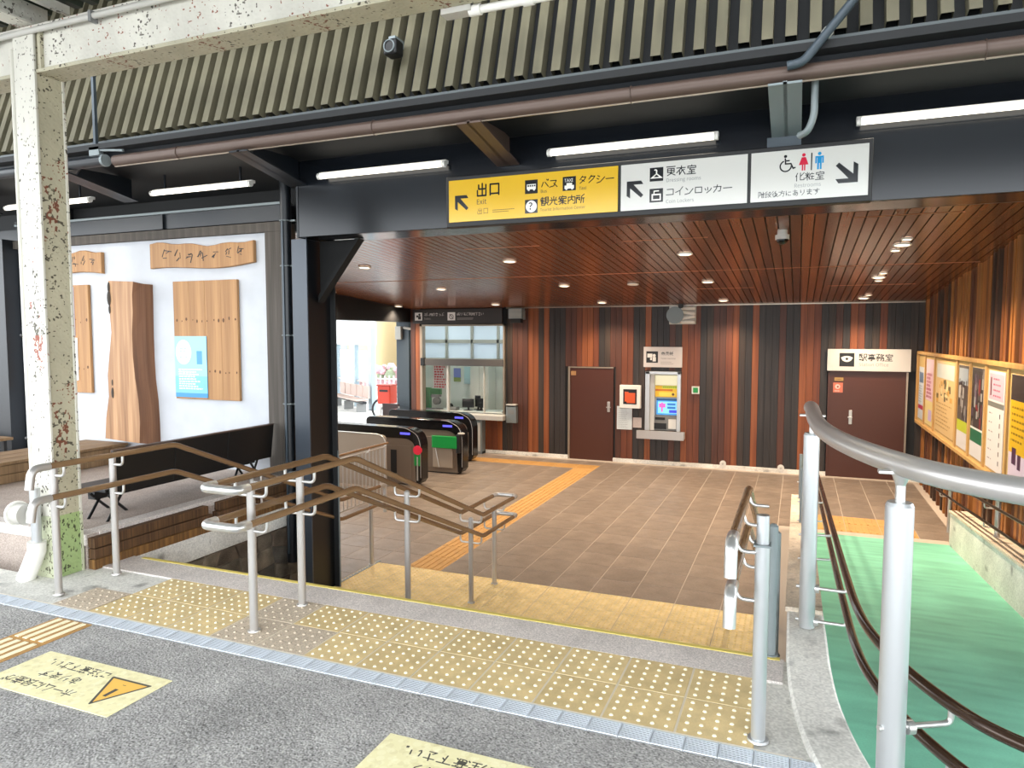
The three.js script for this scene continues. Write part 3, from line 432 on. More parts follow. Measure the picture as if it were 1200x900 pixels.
// hanging sign row
{
  const s = thing('direction_sign', 'long row of three sign panels, one yellow and two white, hung on the dark girder', 'sign', [0, 0, -5.52]);
  const x0 = -2.825, x1 = 0.427, y0 = 2.705, y1 = 3.075, cuts = [[-2.808, -1.337], [-1.312, -0.377], [-0.352, 0.415]];
  part('casing', bx(x0 - 0.015, x1 + 0.015, y0 - 0.03, y1 + 0.025, -0.096, 0.0, 0.006), M.black, s);
  const PX = 760, H = Math.round((y1 - y0 - 0.02) * PX);
  cuts.forEach(([a, b], k) => {
    const W = Math.round((b - a) * PX), [c, x] = canvas(W, H, k ? '#c9c8c3' : '#d3aa28'); const f = (p, c0) => c0 + p;
    const box = (px, py, q) => { x.fillStyle = '#15181c'; x.fillRect(px, py, q, q); };
    if (k === 0) {
      arrow(x, 92, 146, 96, 0); jp(x, '出口', 192, 30, 84, '#0d0f12', 0.12); en(x, 'Exit', 196, 122, 44); jp(x, '出口', 200, 186, 40, '#5a4a20', 0.07); scrawl(x, 310, 206, 150, 2, 12, '#6a5620', 4);
      box(530, 38, 84); x.fillStyle = '#e6e4dc'; x.fillRect(542, 64, 60, 32); x.fillStyle = '#15181c'; for (let i = 0; i < 4; i++) x.fillRect(547 + i * 14, 69, 10, 10); x.fillStyle = '#e6e4dc'; x.beginPath(); x.arc(555, 98, 7, 0, 7); x.arc(590, 98, 7, 0, 7); x.fill();
      jp(x, 'バス', 632, 40, 54, '#0d0f12', 0.1); en(x, 'Bus', 632, 98, 26);
      box(776, 38, 84); x.fillStyle = '#e6e4dc'; en(x, 'TAXI', 786, 44, 28, '#e6e4dc'); x.fillRect(788, 90, 60, 20); x.fillRect(800, 76, 36, 16); x.beginPath(); x.arc(800, 110, 7, 0, 7); x.arc(836, 110, 7, 0, 7); x.fill();
      jp(x, 'タクシー', 878, 40, 52, '#0d0f12', 0.1); en(x, 'Taxi', 880, 98, 26);
      box(530, 158, 84); x.fillStyle = '#f2f0ea'; x.beginPath(); x.arc(572, 200, 36, 0, 7); x.fill(); x.font = 'bold 62px sans-serif'; x.fillStyle = '#15181c'; x.textBaseline = 'top'; x.fillText('?', 553, 162);
      jp(x, '観光案内所', 632, 148, 54, '#0d0f12', 0.1); en(x, 'Tourist Information Center', 630, 212, 24, '#5c4c20');
    } else if (k === 1) {
      arrow(x, 84, 146, 98, 0); box(170, 30, 78); x.strokeStyle = '#e6e4dc'; x.lineWidth = 7; x.beginPath(); x.moveTo(182, 88); x.lineTo(209, 66); x.lineTo(236, 88); x.closePath(); x.moveTo(209, 66); x.lineTo(209, 54); x.arc(203, 50, 7, 0.6, -2.6, true); x.stroke();
      jp(x, '更衣室', 264, 30, 54, '#1d2024', 0.09); en(x, 'Dressing rooms', 264, 92, 28, '#7d7f80');
      box(170, 150, 78); x.fillStyle = '#e6e4dc'; x.fillRect(182, 180, 54, 38); x.fillStyle = '#15181c'; x.fillRect(190, 188, 38, 22); x.strokeStyle = '#e6e4dc'; x.lineWidth = 6; x.beginPath(); x.moveTo(196, 178); x.lineTo(196, 164); x.lineTo(222, 164); x.stroke();
      jp(x, 'コインロッカー', 264, 148, 50, '#1d2024', 0.09); en(x, 'Coin Lockers', 264, 212, 28, '#7d7f80');
    } else {
      x.strokeStyle = '#15181c'; x.lineWidth = 7; x.fillStyle = '#15181c'; x.beginPath(); x.arc(176, 32, 8, 0, 7); x.fill(); x.beginPath(); x.moveTo(175, 42); x.lineTo(177, 72); x.lineTo(204, 72); x.lineTo(216, 98); x.lineTo(228, 94); x.moveTo(176, 56); x.lineTo(198, 56); x.stroke(); x.beginPath(); x.arc(178, 84, 28, -1.9, 2.9, true); x.moveTo(206, 84); x.arc(178, 84, 28, 0.0, 3.4); x.stroke();
      const person = (cx, col, skirt) => { x.fillStyle = col; x.beginPath(); x.arc(cx, 32, 9, 0, 7); x.fill(); if (skirt) { x.beginPath(); x.moveTo(cx - 10, 44); x.lineTo(cx + 10, 44); x.lineTo(cx + 24, 84); x.lineTo(cx - 24, 84); x.fill(); x.fillRect(cx - 9, 82, 7, 32); x.fillRect(cx + 2, 82, 7, 32); } else { x.fillRect(cx - 21, 44, 42, 9); x.fillRect(cx - 21, 44, 8, 38); x.fillRect(cx + 13, 44, 8, 38); x.fillRect(cx - 11, 44, 22, 38); x.fillRect(cx - 11, 80, 9, 34); x.fillRect(cx + 2, 80, 9, 34); } };
      person(268, '#c21f3a', true); x.fillStyle = '#15181c'; x.fillRect(304, 24, 6, 92); person(346, '#1a86bd', false);
      jp(x, '化粧室', 228, 124, 46, '#1d2024', 0.08); en(x, 'Restrooms', 222, 176, 28, '#8d8f90'); jp(x, '階段後方にあります', 40, 212, 34, '#2a2d30', 0.08, 1.02); arrow(x, 480, 142, 108, Math.PI);
    }
    const [g, m] = printed(b - a, y1 - y0 - 0.02, 0.012, c, 0.14); const p = part('sign_panel', g, m, s, ['yellow exit, bus and taxi panel', 'white dressing room and locker panel', 'white restroom panel with big arrow'][k]); p.position.set((a + b) / 2, (y0 + y1) / 2, 0.006);
  });
}
// steel column at the stair side, with its downpipe
{
  const c = thing('steel_column', 'dark steel column under the left end of the navy girder beside the stairs', 'column', [-4.56, 0, -5.92]);
  part('web', bx(-0.012, 0.012, -1.0, 2.69, -0.19, 0.19), M.soot, c);
  part('flange', bx(-0.09, 0.09, -1.0, 2.69, 0.185, 0.205, 0.003), std({ color: 0x3d444d, roughness: 0.3, metalness: 0.2 }), c); part('flange', bx(-0.09, 0.13, -1.0, 2.69, -0.205, -0.185, 0.003), M.soot, c);  // front flange coloured lighter as the daylit face, rear flange dark
  part('side_plate', bx(0.06, 0.07, -1.0, 2.69, -0.185, 0.185), plain(0x0b0e12, 0.35), c);
  part('edge_strip', bx(0.131, 0.14, LOW, 0.55, -0.2, -0.185), M.greyMetal, c);
  const k = thing('knee_brace', 'black diagonal brace between the dark column and the girder', 'brace');
  part('brace_plate', face([[-4.46, 2.12], [-4.46, 2.685], [-4.0, 2.685]], -5.93, -5.91), plain(0x08090a, 0.9), k); part('brace_flange', face([[-4.46, 2.08], [-4.46, 2.14], [-4.02, 2.685], [-3.97, 2.685]], -5.97, -5.87), plain(0x08090a, 0.9), k);
  const d = thing('downpipe', 'dark round downpipe with clamps just left of the steel column', 'pipe', [-4.83, 0, -5.86]);
  part('pipe', pipe([[0, -0.6, 0], [0, 3.6, 0]], 0.055, 0.01, 18), M.darkPaint, d); for (const y of [0.35, 1.05, 1.75, 2.45, 2.9]) part('clamp', merge([new THREE.TorusGeometry(0.059, 0.008, 6, 20).rotateX(Math.PI / 2).translate(0, y, 0).toNonIndexed(), bx(0.05, 0.12, y - 0.008, y + 0.008, -0.01, 0.01)]), M.greyMetal, d);
  part('flat_conduit', bx(-0.005, 0.015, -0.5, 2.9, 0.055, 0.068), M.slateBlue, d);
}
// ------------------------------------------------------------------ old platform canopy: column, beam, rafters, roof
{
  const tOld = tex(512, 1024, (u, v) => { const b = fbm(u, v, 5, 301), ch = vnoise(u * 40, v * 80, 40, 80, 303) * 0.6 + vnoise(u * 90, v * 180, 90, 180, 305) * 0.4, zone = fbm(u, v, 3, 309), rz = fbm(u, v, 3, 317); let c = mul([0.84, 0.83, 0.785], 0.9 + 0.14 * b); const lim = 0.80 - 0.75 * Math.max(0, zone - 0.45);
    if (ch > lim) c = mixc(c, rz > 0.6 ? [0.52, 0.31, 0.24] : mul([0.44, 0.42, 0.38], 0.7 + 0.6 * (1 - ch)), 0.25 + (ch - lim) * 12); return c; }, 0.8, true, 1.6);
  const bOld = tex(256, 256, (u, v) => vnoise(u * 30, v * 30, 30, 30, 303), 0.5, false);
  const tCol = tex(512, 1024, (u, v) => { const y = v * 4, b = fbm(u, v, 5, 331), ch = vnoise(u * 60, v * 200, 60, 200, 333) * 0.55 + vnoise(u * 130, v * 420, 130, 420, 335) * 0.45, worn = fbm(u, v, 7, 339) * (y < 2.2 ? 1 : 0.72), rz = fbm(u, v, 6, 341) + (y > 0.75 && y < 1.75 ? 0.12 : -0.1); let c = mul([0.87, 0.86, 0.815], 0.88 + 0.17 * b); const lim = 0.765 - 0.75 * Math.max(0, worn - 0.42);
    if (ch > lim) c = mixc(c, rz > 0.6 ? [0.56, 0.29, 0.22] : mul([0.42, 0.40, 0.35], 0.7 + 0.6 * (1 - ch)), 0.3 + (ch - lim) * 10); return c; }, 1.0, true, 4);
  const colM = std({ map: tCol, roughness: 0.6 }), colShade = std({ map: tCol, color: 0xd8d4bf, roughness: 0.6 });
  const old = std({ map: tOld, roughness: 0.6, bumpMap: bOld, bumpScale: 0.002 }), oldShade = std({ map: tOld, color: 0xdcd8c6, roughness: 0.6, bumpMap: bOld, bumpScale: 0.002 });  // the Shade copies tint the same paint darker for shaded sides and undersides
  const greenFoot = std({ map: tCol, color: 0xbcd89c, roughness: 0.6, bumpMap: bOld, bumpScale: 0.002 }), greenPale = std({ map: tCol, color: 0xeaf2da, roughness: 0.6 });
  const c = thing('old_column', 'old white steel column with flaking paint, rust spots and a pale green foot', 'column', [-5.04, 0, -3.52]);
  part('front_flange', bx(-0.115, 0.095, 0.44, 3.86, 0.075, 0.093, 0.003), colM, c); part('rear_flange', bx(-0.115, 0.095, 0.44, 3.86, -0.125, -0.107, 0.003), old, c);
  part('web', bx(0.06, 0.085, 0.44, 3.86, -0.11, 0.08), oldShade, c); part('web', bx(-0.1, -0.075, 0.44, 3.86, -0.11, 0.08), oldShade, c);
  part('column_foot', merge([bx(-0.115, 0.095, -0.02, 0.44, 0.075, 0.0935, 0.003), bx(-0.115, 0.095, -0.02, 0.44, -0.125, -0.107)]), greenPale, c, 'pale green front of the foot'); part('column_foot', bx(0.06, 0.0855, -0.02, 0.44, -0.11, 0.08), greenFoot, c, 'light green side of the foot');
  part('side_conduit', pipe([[-0.13, 0.55, 0.085], [-0.135, 3.75, 0.085]], 0.018), old, c); for (const y of [1.0, 1.75, 2.55]) part('bolt', cyl(0.012, 0.012, 0.06, -0.15, y, 0.085, 8, 'x'), M.black, c);
  const b = thing('canopy_beam', 'old white painted steel beam of the platform canopy, running across the top left', 'beam', [0, 0, -3.54]);
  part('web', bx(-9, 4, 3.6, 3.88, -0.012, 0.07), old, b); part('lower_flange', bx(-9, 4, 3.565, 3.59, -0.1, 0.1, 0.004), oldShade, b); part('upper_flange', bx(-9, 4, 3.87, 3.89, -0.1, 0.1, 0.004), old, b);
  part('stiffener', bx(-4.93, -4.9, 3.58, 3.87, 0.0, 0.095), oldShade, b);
  const p = thing('conduit', 'grey conduit clipped along the upper edge of the old white beam', 'conduit');
  part('tube', pipe([[-9, 3.84, -3.42], [-1.2, 3.84, -3.42]], 0.02), M.lightGrey, p); for (const x of [-6.5, -5.35, -4.35, -3.2, -2.1]) part('clip', bx(x - 0.012, x + 0.012, 3.8, 3.87, -3.45, -3.395), M.grey, p);
  const wp = thing('service_pipe', 'short white pipe with fittings below the top edge, right of the old beam', 'pipe');
  part('tube', pipe([[-1.74, 3.545, -3.68], [-1.1, 3.545, -3.68]], 0.022), M.white, wp); part('collar', pipe([[-1.74, 3.545, -3.68], [-1.67, 3.545, -3.68]], 0.03), M.white, wp); part('collar', pipe([[-1.42, 3.545, -3.68], [-1.36, 3.545, -3.68]], 0.029), M.white, wp); part('hanger', bx(-1.9, -1.72, 3.535, 3.57, -3.72, -3.64), M.lightGrey, wp);
  for (const [x, l] of [[-5.04, 'white canopy rafter leaving the head of the old column towards the viewer']]) { const r = thing('canopy_rafter', l, 'rafter', [x, 0, 0]); part('web', bx(-0.012, 0.012, 3.9, 4.06, -3.6, 1.4), old, r); part('lower_flange', bx(-0.075, 0.075, 3.895, 3.91, -3.6, 1.4), old, r); part('rib', bx(0.2, 0.24, 3.99, 4.05, -3.6, 1.4), old, r); }
  const gm = plain(0x2b352b, 0.7); const q = []; const P = 0.16; for (let x = -9; x < 6; x += P) { const s = [[x, 0], [x + P * 0.4, 0], [x + P * 0.5, 0.035], [x + P * 0.9, 0.035], [x + P, 0]]; for (let i = 0; i < 4; i++) for (const [p2, z] of [[s[i], 1.4], [s[i + 1], 1.4], [s[i + 1], -3.68], [s[i], 1.4], [s[i + 1], -3.68], [s[i], -3.68]]) q.push(p2[0], 4.07 + p2[1], z); }
  const rg = new THREE.BufferGeometry(); rg.setAttribute('position', new THREE.Float32BufferAttribute(q, 3)); rg.computeVertexNormals(); gm.side = THREE.DoubleSide;
  struct('platform_roof', wuv(rg), gm);
  // rainwater pipe beside the column foot
  const d = thing('rain_pipe', 'pale grey rainwater pipe with a wide collar and bent foot beside the old column', 'pipe', [-5.05, 0, -3.365]);
  part('pipe', pipe([[0, 0.66, 0], [0, 0.22, 0]], 0.034, 0.02, 16), M.paintSteel, d); part('elbow', merge([sweep([V([0, 0.27, 0]), V([-0.005, 0.2, 0.0]), V([-0.04, 0.1, 0.02]), V([-0.085, -0.01, 0.04])], 0.06, 16)]), M.white, d);
  part('wide_collar', cyl(0.075, 0.075, 0.1, -0.10, 0.47, 0.03, 22, 'x'), M.lightGrey, d); part('rim', cyl(0.088, 0.088, 0.02, -0.155, 0.47, 0.03, 22, 'x'), M.white, d); part('pipe', pipe([[-0.04, 0.47, 0.03], [0, 0.47, 0]], 0.04), M.lightGrey, d);
}
// ------------------------------------------------------------------ handrails of the stairs
const UP = 0.9, LO = 0.69, RT = 0.021;
function hook(parent, x, y, z, s, top) { part('bracket', pipe([[x, y, z], [x + s * 0.115, y, z], [x + s * 0.115, top, z]], 0.0095, 0.05, 10), M.brightSteel, parent); }
function post(parent, x, y0, y1, z, r = 0.024, m = M.steel) { const p = part('post', merge([cyl(r, r, y1 - y0, x, (y0 + y1) / 2, z, 20), cyl(r * 0.96, r * 0.5, 0.012, x, y1 + 0.006, z, 20)]), m, parent); part('base_flange', cyl(r * 1.55, r * 1.45, 0.01, x, y0 + 0.005, z, 20), m, p); return p; }
const railY = (z, lvl) => z > -4.1 ? lvl : z > -6.25 ? lvl - (-4.1 - z) * (0.91 / 2.15) : lvl - 0.91;
function run(x, lvl, z0, z1) { return [[x, lvl, z0], [x, lvl, -4.1], [x, lvl - 0.91, -6.25], [x, lvl - 0.91, z1]]; }
{
  const h = thing('stair_handrail', 'left stair handrail with two brown rails beside the old white column', 'handrail');
  for (const [l, n] of [[UP, 'upper_rail'], [LO, 'lower_rail']]) {
    part(n, pipe(run(-4.5, l, -3.02, -7.05), RT, 0.05, 14), M.railBrown, h);
    part('end_elbow', pipe([[-4.5, l, -3.1], [-4.5, l, -2.985], [-4.5, l - 0.13, -2.965]], 0.0265, 0.06, 14), M.steel, h); part('end_elbow', pipe([[-4.5, l - 0.91, -7.0], [-4.5, l - 0.91, -7.12], [-4.5, l - 1.03, -7.12]], 0.0245, 0.06, 14), M.steel, h);
  }
  for (const z of [-3.2, -3.64]) { post(h, -4.605, 0, 0.87, z); for (const l of [UP, LO]) hook(h, -4.605, l - 0.085, z, 0.9, l - 0.012); }
  post(h, -4.605, -0.46, 0.43, -5.05); post(h, -4.5 - 0.02, LOW, -0.03, -6.85);
  for (const l of [UP, LO]) { hook(h, -4.605, railY(-5.05, l) - 0.085, -5.05, 0.9, railY(-5.05, l) - 0.012); }
}
{
  const h = thing('stair_handrail', 'middle stair handrail with brown double rails joined by silver loops', 'handrail'), a = -3.07, b = -2.83;
  for (const [l, n] of [[UP, 'upper_rail'], [LO, 'lower_rail']]) {
    for (const x of [a, b]) part(n, pipe(run(x, l, -3.06, -7.05), RT, 0.05, 14), M.railBrown, h);
    part('end_loop', pipe([[a, l, -3.07], [a, l, -2.975], [b, l, -2.975], [b, l, -3.07]], 0.0262, 0.085, 14), M.brightSteel, h);
    part('end_loop', pipe([[a, l - 0.91, -7.03], [a, l - 0.91, -7.14], [b, l - 0.91, -7.14], [b, l - 0.91, -7.03]], 0.0245, 0.08, 14), M.steel, h);
  }
  const c = -2.95; for (const [z, y] of [[-3.22, 0], [-3.66, 0], [-5.0, -0.45], [-6.22, LOW], [-6.8, LOW]]) {
    post(h, c, y, railY(z, UP) - 0.05, z, 0.0245); for (const l of [UP, LO]) for (const s of [-1, 1]) hook(h, c, railY(z, l) - 0.085, z, s, railY(z, l) - 0.012);
  }
}
{
  const h = thing('stair_handrail', 'right stair handrail whose brown rails end in silver downturned elbows beside the concrete kerb', 'handrail'), x = -0.235;
  for (const [l, n] of [[UP, 'upper_rail'], [LO, 'lower_rail']]) {
    part(n, pipe(run(x, l, -3.06, -7.0), RT, 0.05, 14), M.railBrown, h); part('end_elbow', pipe([[x, l, -3.1], [x, l, -2.985], [x, l - 0.14, -2.965]], 0.0265, 0.06, 14), M.brightSteel, h);
    for (const z of [-3.14, -3.6, -4.03]) { const p = part('bracket', pipe([[-0.125, l - 0.075, z], [x + 0.02, l - 0.075, z], [x, l - 0.012, z]], 0.009, 0.04, 10), M.brightSteel, h); }
  }
  const p = post(h, -0.12, 0, 0.86, -3.142, 0.03, M.paintSteel); part('post_sleeve', cyl(0.026, 0.026, 0.14, -0.12, 0.92, -3.142, 20), M.paintSteel, h);
  post(h, -0.1, 0, 0.72, -4.03, 0.026, M.greyMetal); post(h, -0.1, -0.46, 0.4, -5.1, 0.024, M.greyMetal); post(h, -0.16, LOW, -0.05, -6.8, 0.024, M.greyMetal); part('clip', bx(-0.155, -0.085, 0.86, 0.868, -3.18, -3.1), M.greyMetal, p);
}
// ------------------------------------------------------------------ handrail of the ramp, on the left kerb
{
  const h = thing('ramp_handrail', 'large grey curved handrail on posts along the kerb of the green ramp', 'handrail');
  const sub = kerbLine.getSpacedPoints(160).filter((p) => p.z > -4.62 && p.x < 3.6), mainR = 0.04;
  const main = sub.map((p) => new THREE.Vector3(p.x, 1.312, p.z)); main.unshift(new THREE.Vector3(0.078, 1.312, -4.66));
  part('top_rail', sweep(main, mainR, 20), M.steel, h); part('rail_cap', new THREE.SphereGeometry(mainR, 16, 10).translate(main[0].x, main[0].y, main[0].z), M.steel, h);
  const c2 = kerbLine.getPoint(0), at = (z) => { let best = kerbPts[0]; for (const p of kerbLine.getSpacedPoints(600)) if (Math.abs(p.z - z) < Math.abs(best.z - z) && p.z < -2.05) best = p; return best; };
  const ppos = [[0.086, -4.47, 0.02, 0.045], [0.335, -2.71, 0.02, 0.045]].concat([[1.25, -2.04, 0.02, 0.045]]);
  ppos.forEach(([x, z, y, r]) => {
    const p = part('post', merge([cyl(r, r, 1.17 - y, x, (1.17 + y) / 2, z, 26), cyl(r * 0.98, r * 0.86, 0.012, x, 1.176, z, 26)]), M.paintSteel, h);
    part('saddle', merge([cyl(0.016, 0.016, 0.12, x, 1.235, z, 14), cyl(0.016, 0.034, 0.05, x, 1.265, z, 14), bx(x - 0.07, x + 0.07, 1.277, 1.29, z - 0.02, z + 0.02, 0.004)]), M.brightSteel, p);
  });
  const fz = [-6.2, -8.1, -10.0]; fz.forEach((z) => { const y = Math.min(0.02, rampY(z) + 0.45); const q = at(z); part('post', cyl(0.022, 0.022, 0.62, q.x, y + 0.31, z, 16), M.greyMetal, h); });
  const dense = kerbLine.getSpacedPoints(260);
  const low = (lvl, off) => dense.map((p, i) => { const a = dense[Math.max(i - 1, 0)], b = dense[Math.min(i + 1, 260)], t = b.clone().sub(a).setY(0).normalize(); const z = p.z - t.x * off; return new THREE.Vector3(p.x + t.z * off, rampY(Math.min(z, p.z)) + lvl, z); }).filter((p) => p.z > -10.4 && p.x < 3.4);
  for (const [l, n] of [[0.77, 'upper_rail'], [0.57, 'lower_rail']]) {
    const P = low(l, 0.215); part(n, sweep(P, 0.0225, 14), M.railDark, h); const a = P[0]; part('end_elbow', pipe([[a.x, a.y, a.z + 0.06], [a.x, a.y - 0.004, a.z - 0.06], [a.x, a.y - 0.13, a.z - 0.07]], 0.027, 0.06), M.steel, h);
    for (const z of [-4.47, -6.2, -8.1, -10.0, -2.705]) { let b = P[0], q = at(z); if (z === -2.705) q = new THREE.Vector3(0.345, 0, -2.705); for (const p of P) if (Math.hypot(p.x - q.x, p.z - q.z) < Math.hypot(b.x - q.x, b.z - q.z)) b = p;
      const dir = new THREE.Vector3(b.x - q.x, 0, b.z - q.z).normalize(), rr0 = Math.abs(z) < 5 ? 0.042 : 0.02, s = new THREE.Vector3(q.x, b.y - 0.07, q.z).addScaledVector(dir, -rr0 - 0.02);
      part('bracket', merge([pipe([s.toArray(), [b.x, b.y - 0.065, b.z], [b.x, b.y - 0.014, b.z]], 0.0105, 0.03, 10), sweep([new THREE.Vector3(q.x, b.y - 0.07, q.z).addScaledVector(dir, rr0 - 0.002), new THREE.Vector3(q.x, b.y - 0.07, q.z).addScaledVector(dir, rr0 + 0.022)], 0.026, 16)]), M.brightSteel, h); }
  }
}
{
  const h = thing('ramp_handrail', 'dark double rail on short posts over the right ramp kerb under the poster board', 'handrail');
  for (const [l, n] of [[0.80, 'upper_rail'], [0.60, 'lower_rail']]) part(n, pipe([[1.82, rampY(-11.2) + l, -11.2], [1.82, rampY(-10.3) + l, -10.3], [1.82, rampY(-5.7) + l, -5.7]], 0.015, 0.05), M.railBlack, h);
  for (const z of [-10.9, -8.5, -6.1]) { const b = z < -10.3 ? LOW : rampY(z) + 0.44; part('post', cyl(0.026, 0.026, rampY(z) + 0.86 - b, 1.94, (rampY(z) + 0.86 + b) / 2, z, 18), M.steel, h); for (const l of [0.8, 0.6]) part('bracket', pipe([[1.94, rampY(z) + l - 0.06, z], [1.82, rampY(z) + l - 0.06, z], [1.82, rampY(z) + l - 0.01, z]], 0.009, 0.03), M.brightSteel, h); }
}
// ------------------------------------------------------------------ terrace at the left: deck, sleepers, rubble wall, white wall with its boards
{
  const deck = struct('terrace', slab([[-14, -3.66], [-4.93, -3.66], [-4.93, -6.3], [-14, -6.3]], 1.4), std({ map: tTerrazzo, color: 0xd8cfc8, roughness: 0.8 })); deck.position.y = 0.25;
  part('edge_stone', bx(-14, -4.93, -0.08, 0.006, -3.76, -3.645, 0.004), M.terrazzo, deck); part('edge_stone', bx(-5.06, -4.925, -0.05, 0.006, -6.05, -3.76, 0.004), M.terrazzo, deck);
  for (let i = 0; i < 3; i++) for (let j = 0; j < 2; j++) part('sleeper', bx(-4.925, -4.86 + rr(0, 0.012), -0.175 + 0.078 - i * 0.082 + 0.0, -0.175 + 0.154 - i * 0.082, j ? -6.05 : -4.84 + rr(-0.1, 0.1), j ? -4.86 + rr(-0.05, 0) : -3.66, 0.006), i > 1 ? M.sleeperLow : M.sleeper, deck);
  part('footing', bx(-4.93, -4.875, -0.47, -0.262, -6.05, -3.98, 0.004), M.concrete, deck);
  // dark rubble stones of the wall beside the steps: cells of a loose grid, each with its own face
  const stoneM = [[0.42, 0.385, 0.335], [0.34, 0.32, 0.29], [0.47, 0.43, 0.37], [0.39, 0.34, 0.29]].map((c, i) => std({ map: tex(128, 128, (u, v) => mul(c, 0.65 + 0.7 * fbm(u, v, 5, 401 + i)), 0.5), roughness: 0.85, bumpMap: bAsphalt, bumpScale: 0.006 }));
  struct('wall_stair_side', bx(-5.1, -4.9, -1.2, -0.2, -6.2, -4.0), plain(0x55504a, 0.95));
  const nx = 9, ny = 4, jit = []; for (let i = 0; i <= nx; i++) { jit.push([]); for (let j = 0; j <= ny; j++) jit[i].push([-3.98 - (i + (i > 0 && i < nx ? rr(-0.3, 0.3) : 0)) * 2.1 / nx, -0.95 + (j + (j > 0 && j < ny ? rr(-0.28, 0.28) : 0)) * 0.72 / ny]); }
  for (let i = 0; i < nx; i++) for (let j = 0; j < ny; j++) { const c = [jit[i][j], jit[i + 1][j], jit[i + 1][j + 1], jit[i][j + 1]], m = c.reduce((s, p) => [s[0] + p[0] / 4, s[1] + p[1] / 4], [0, 0]); const s = new THREE.Shape(c.map(([z, y]) => new THREE.Vector2(-(m[0] + (z - m[0]) * 0.9), m[1] + (y - m[1]) * 0.88))); const g = new THREE.ExtrudeGeometry(s, { depth: 0.02, bevelEnabled: true, bevelSize: 0.012, bevelThickness: 0.012, bevelSegments: 1 }); g.rotateY(Math.PI / 2); g.translate(-0.012 + rr(-0.01, 0.006), 0, 0); part('stone', wuv(g), stoneM[Math.floor(rnd() * 4)], scene.children.find((o) => o.name === 'wall_stair_side')).position.x = -4.9; }
  struct('wall_white', bx(-9.25, -5.26, 0.2, 2.86, -6.25, -6.1), M.plaster);
  const fr = struct('trim_3', bx(-9.3, -5.04, 2.84, 2.94, -6.27, -6.04, 0.004), M.timberGrey); part('frame_post', bx(-5.26, -5.04, 0.25, 2.84, -6.27, -6.04, 0.004), M.timberGrey, fr);
  struct('wall_terrace_left', bx(-14, -9.25, 0.2, 3.1, -6.3, -6.15), M.darkPaint);
  const dp = thing('dark_post', 'dark post at the left end of the white plastered wall', 'post', [-9.4, 0.25, -5.99]); part('shaft', bx(-0.14, 0.14, 0, 2.7, -0.12, 0.08, 0.004), M.darkPaint, dp); part('base', bx(-0.16, 0.16, 0, 0.04, -0.13, 0.1), M.darkPaint, dp);
  // low timber box along the deck
  const lb = thing('timber_bench', 'low wooden box bench running towards the white wall behind the old column', 'bench', [-7.75, 0.25, 0]);
  for (let i = 0; i < 2; i++) { part('side_board', bx(0.33, 0.37, 0.005 + i * 0.095, 0.095 + i * 0.095, -6.02, -2.6, 0.004), M.benchWood, lb); } part('top_board', bx(0.16, 0.385, 0.195, 0.225, -6.04, -2.6, 0.004), M.benchWood, lb); part('top_board', bx(-0.08, 0.15, 0.195, 0.225, -6.04, -2.6, 0.004), M.benchWood, lb); part('top_board', bx(-0.33, -0.09, 0.195, 0.225, -6.04, -2.6, 0.004), M.benchWood, lb); part('back_board', bx(-0.35, -0.31, 0, 0.195, -6.02, -2.6), M.benchWood, lb);
  const tb = thing('side_table', 'narrow dark table with a wooden top at the far left edge', 'table', [-9.35, 0.25, -5.6]); part('table_top', bx(-0.6, 0.3, 0.2, 0.235, -0.2, 0.2, 0.006), M.benchWood, tb); for (const [x, z] of [[-0.5, -0.15], [-0.5, 0.15], [0.2, -0.15], [0.2, 0.15]]) part('leg', bx(x - 0.02, x + 0.02, 0, 0.2, z - 0.02, z + 0.02), M.black, tb);
}
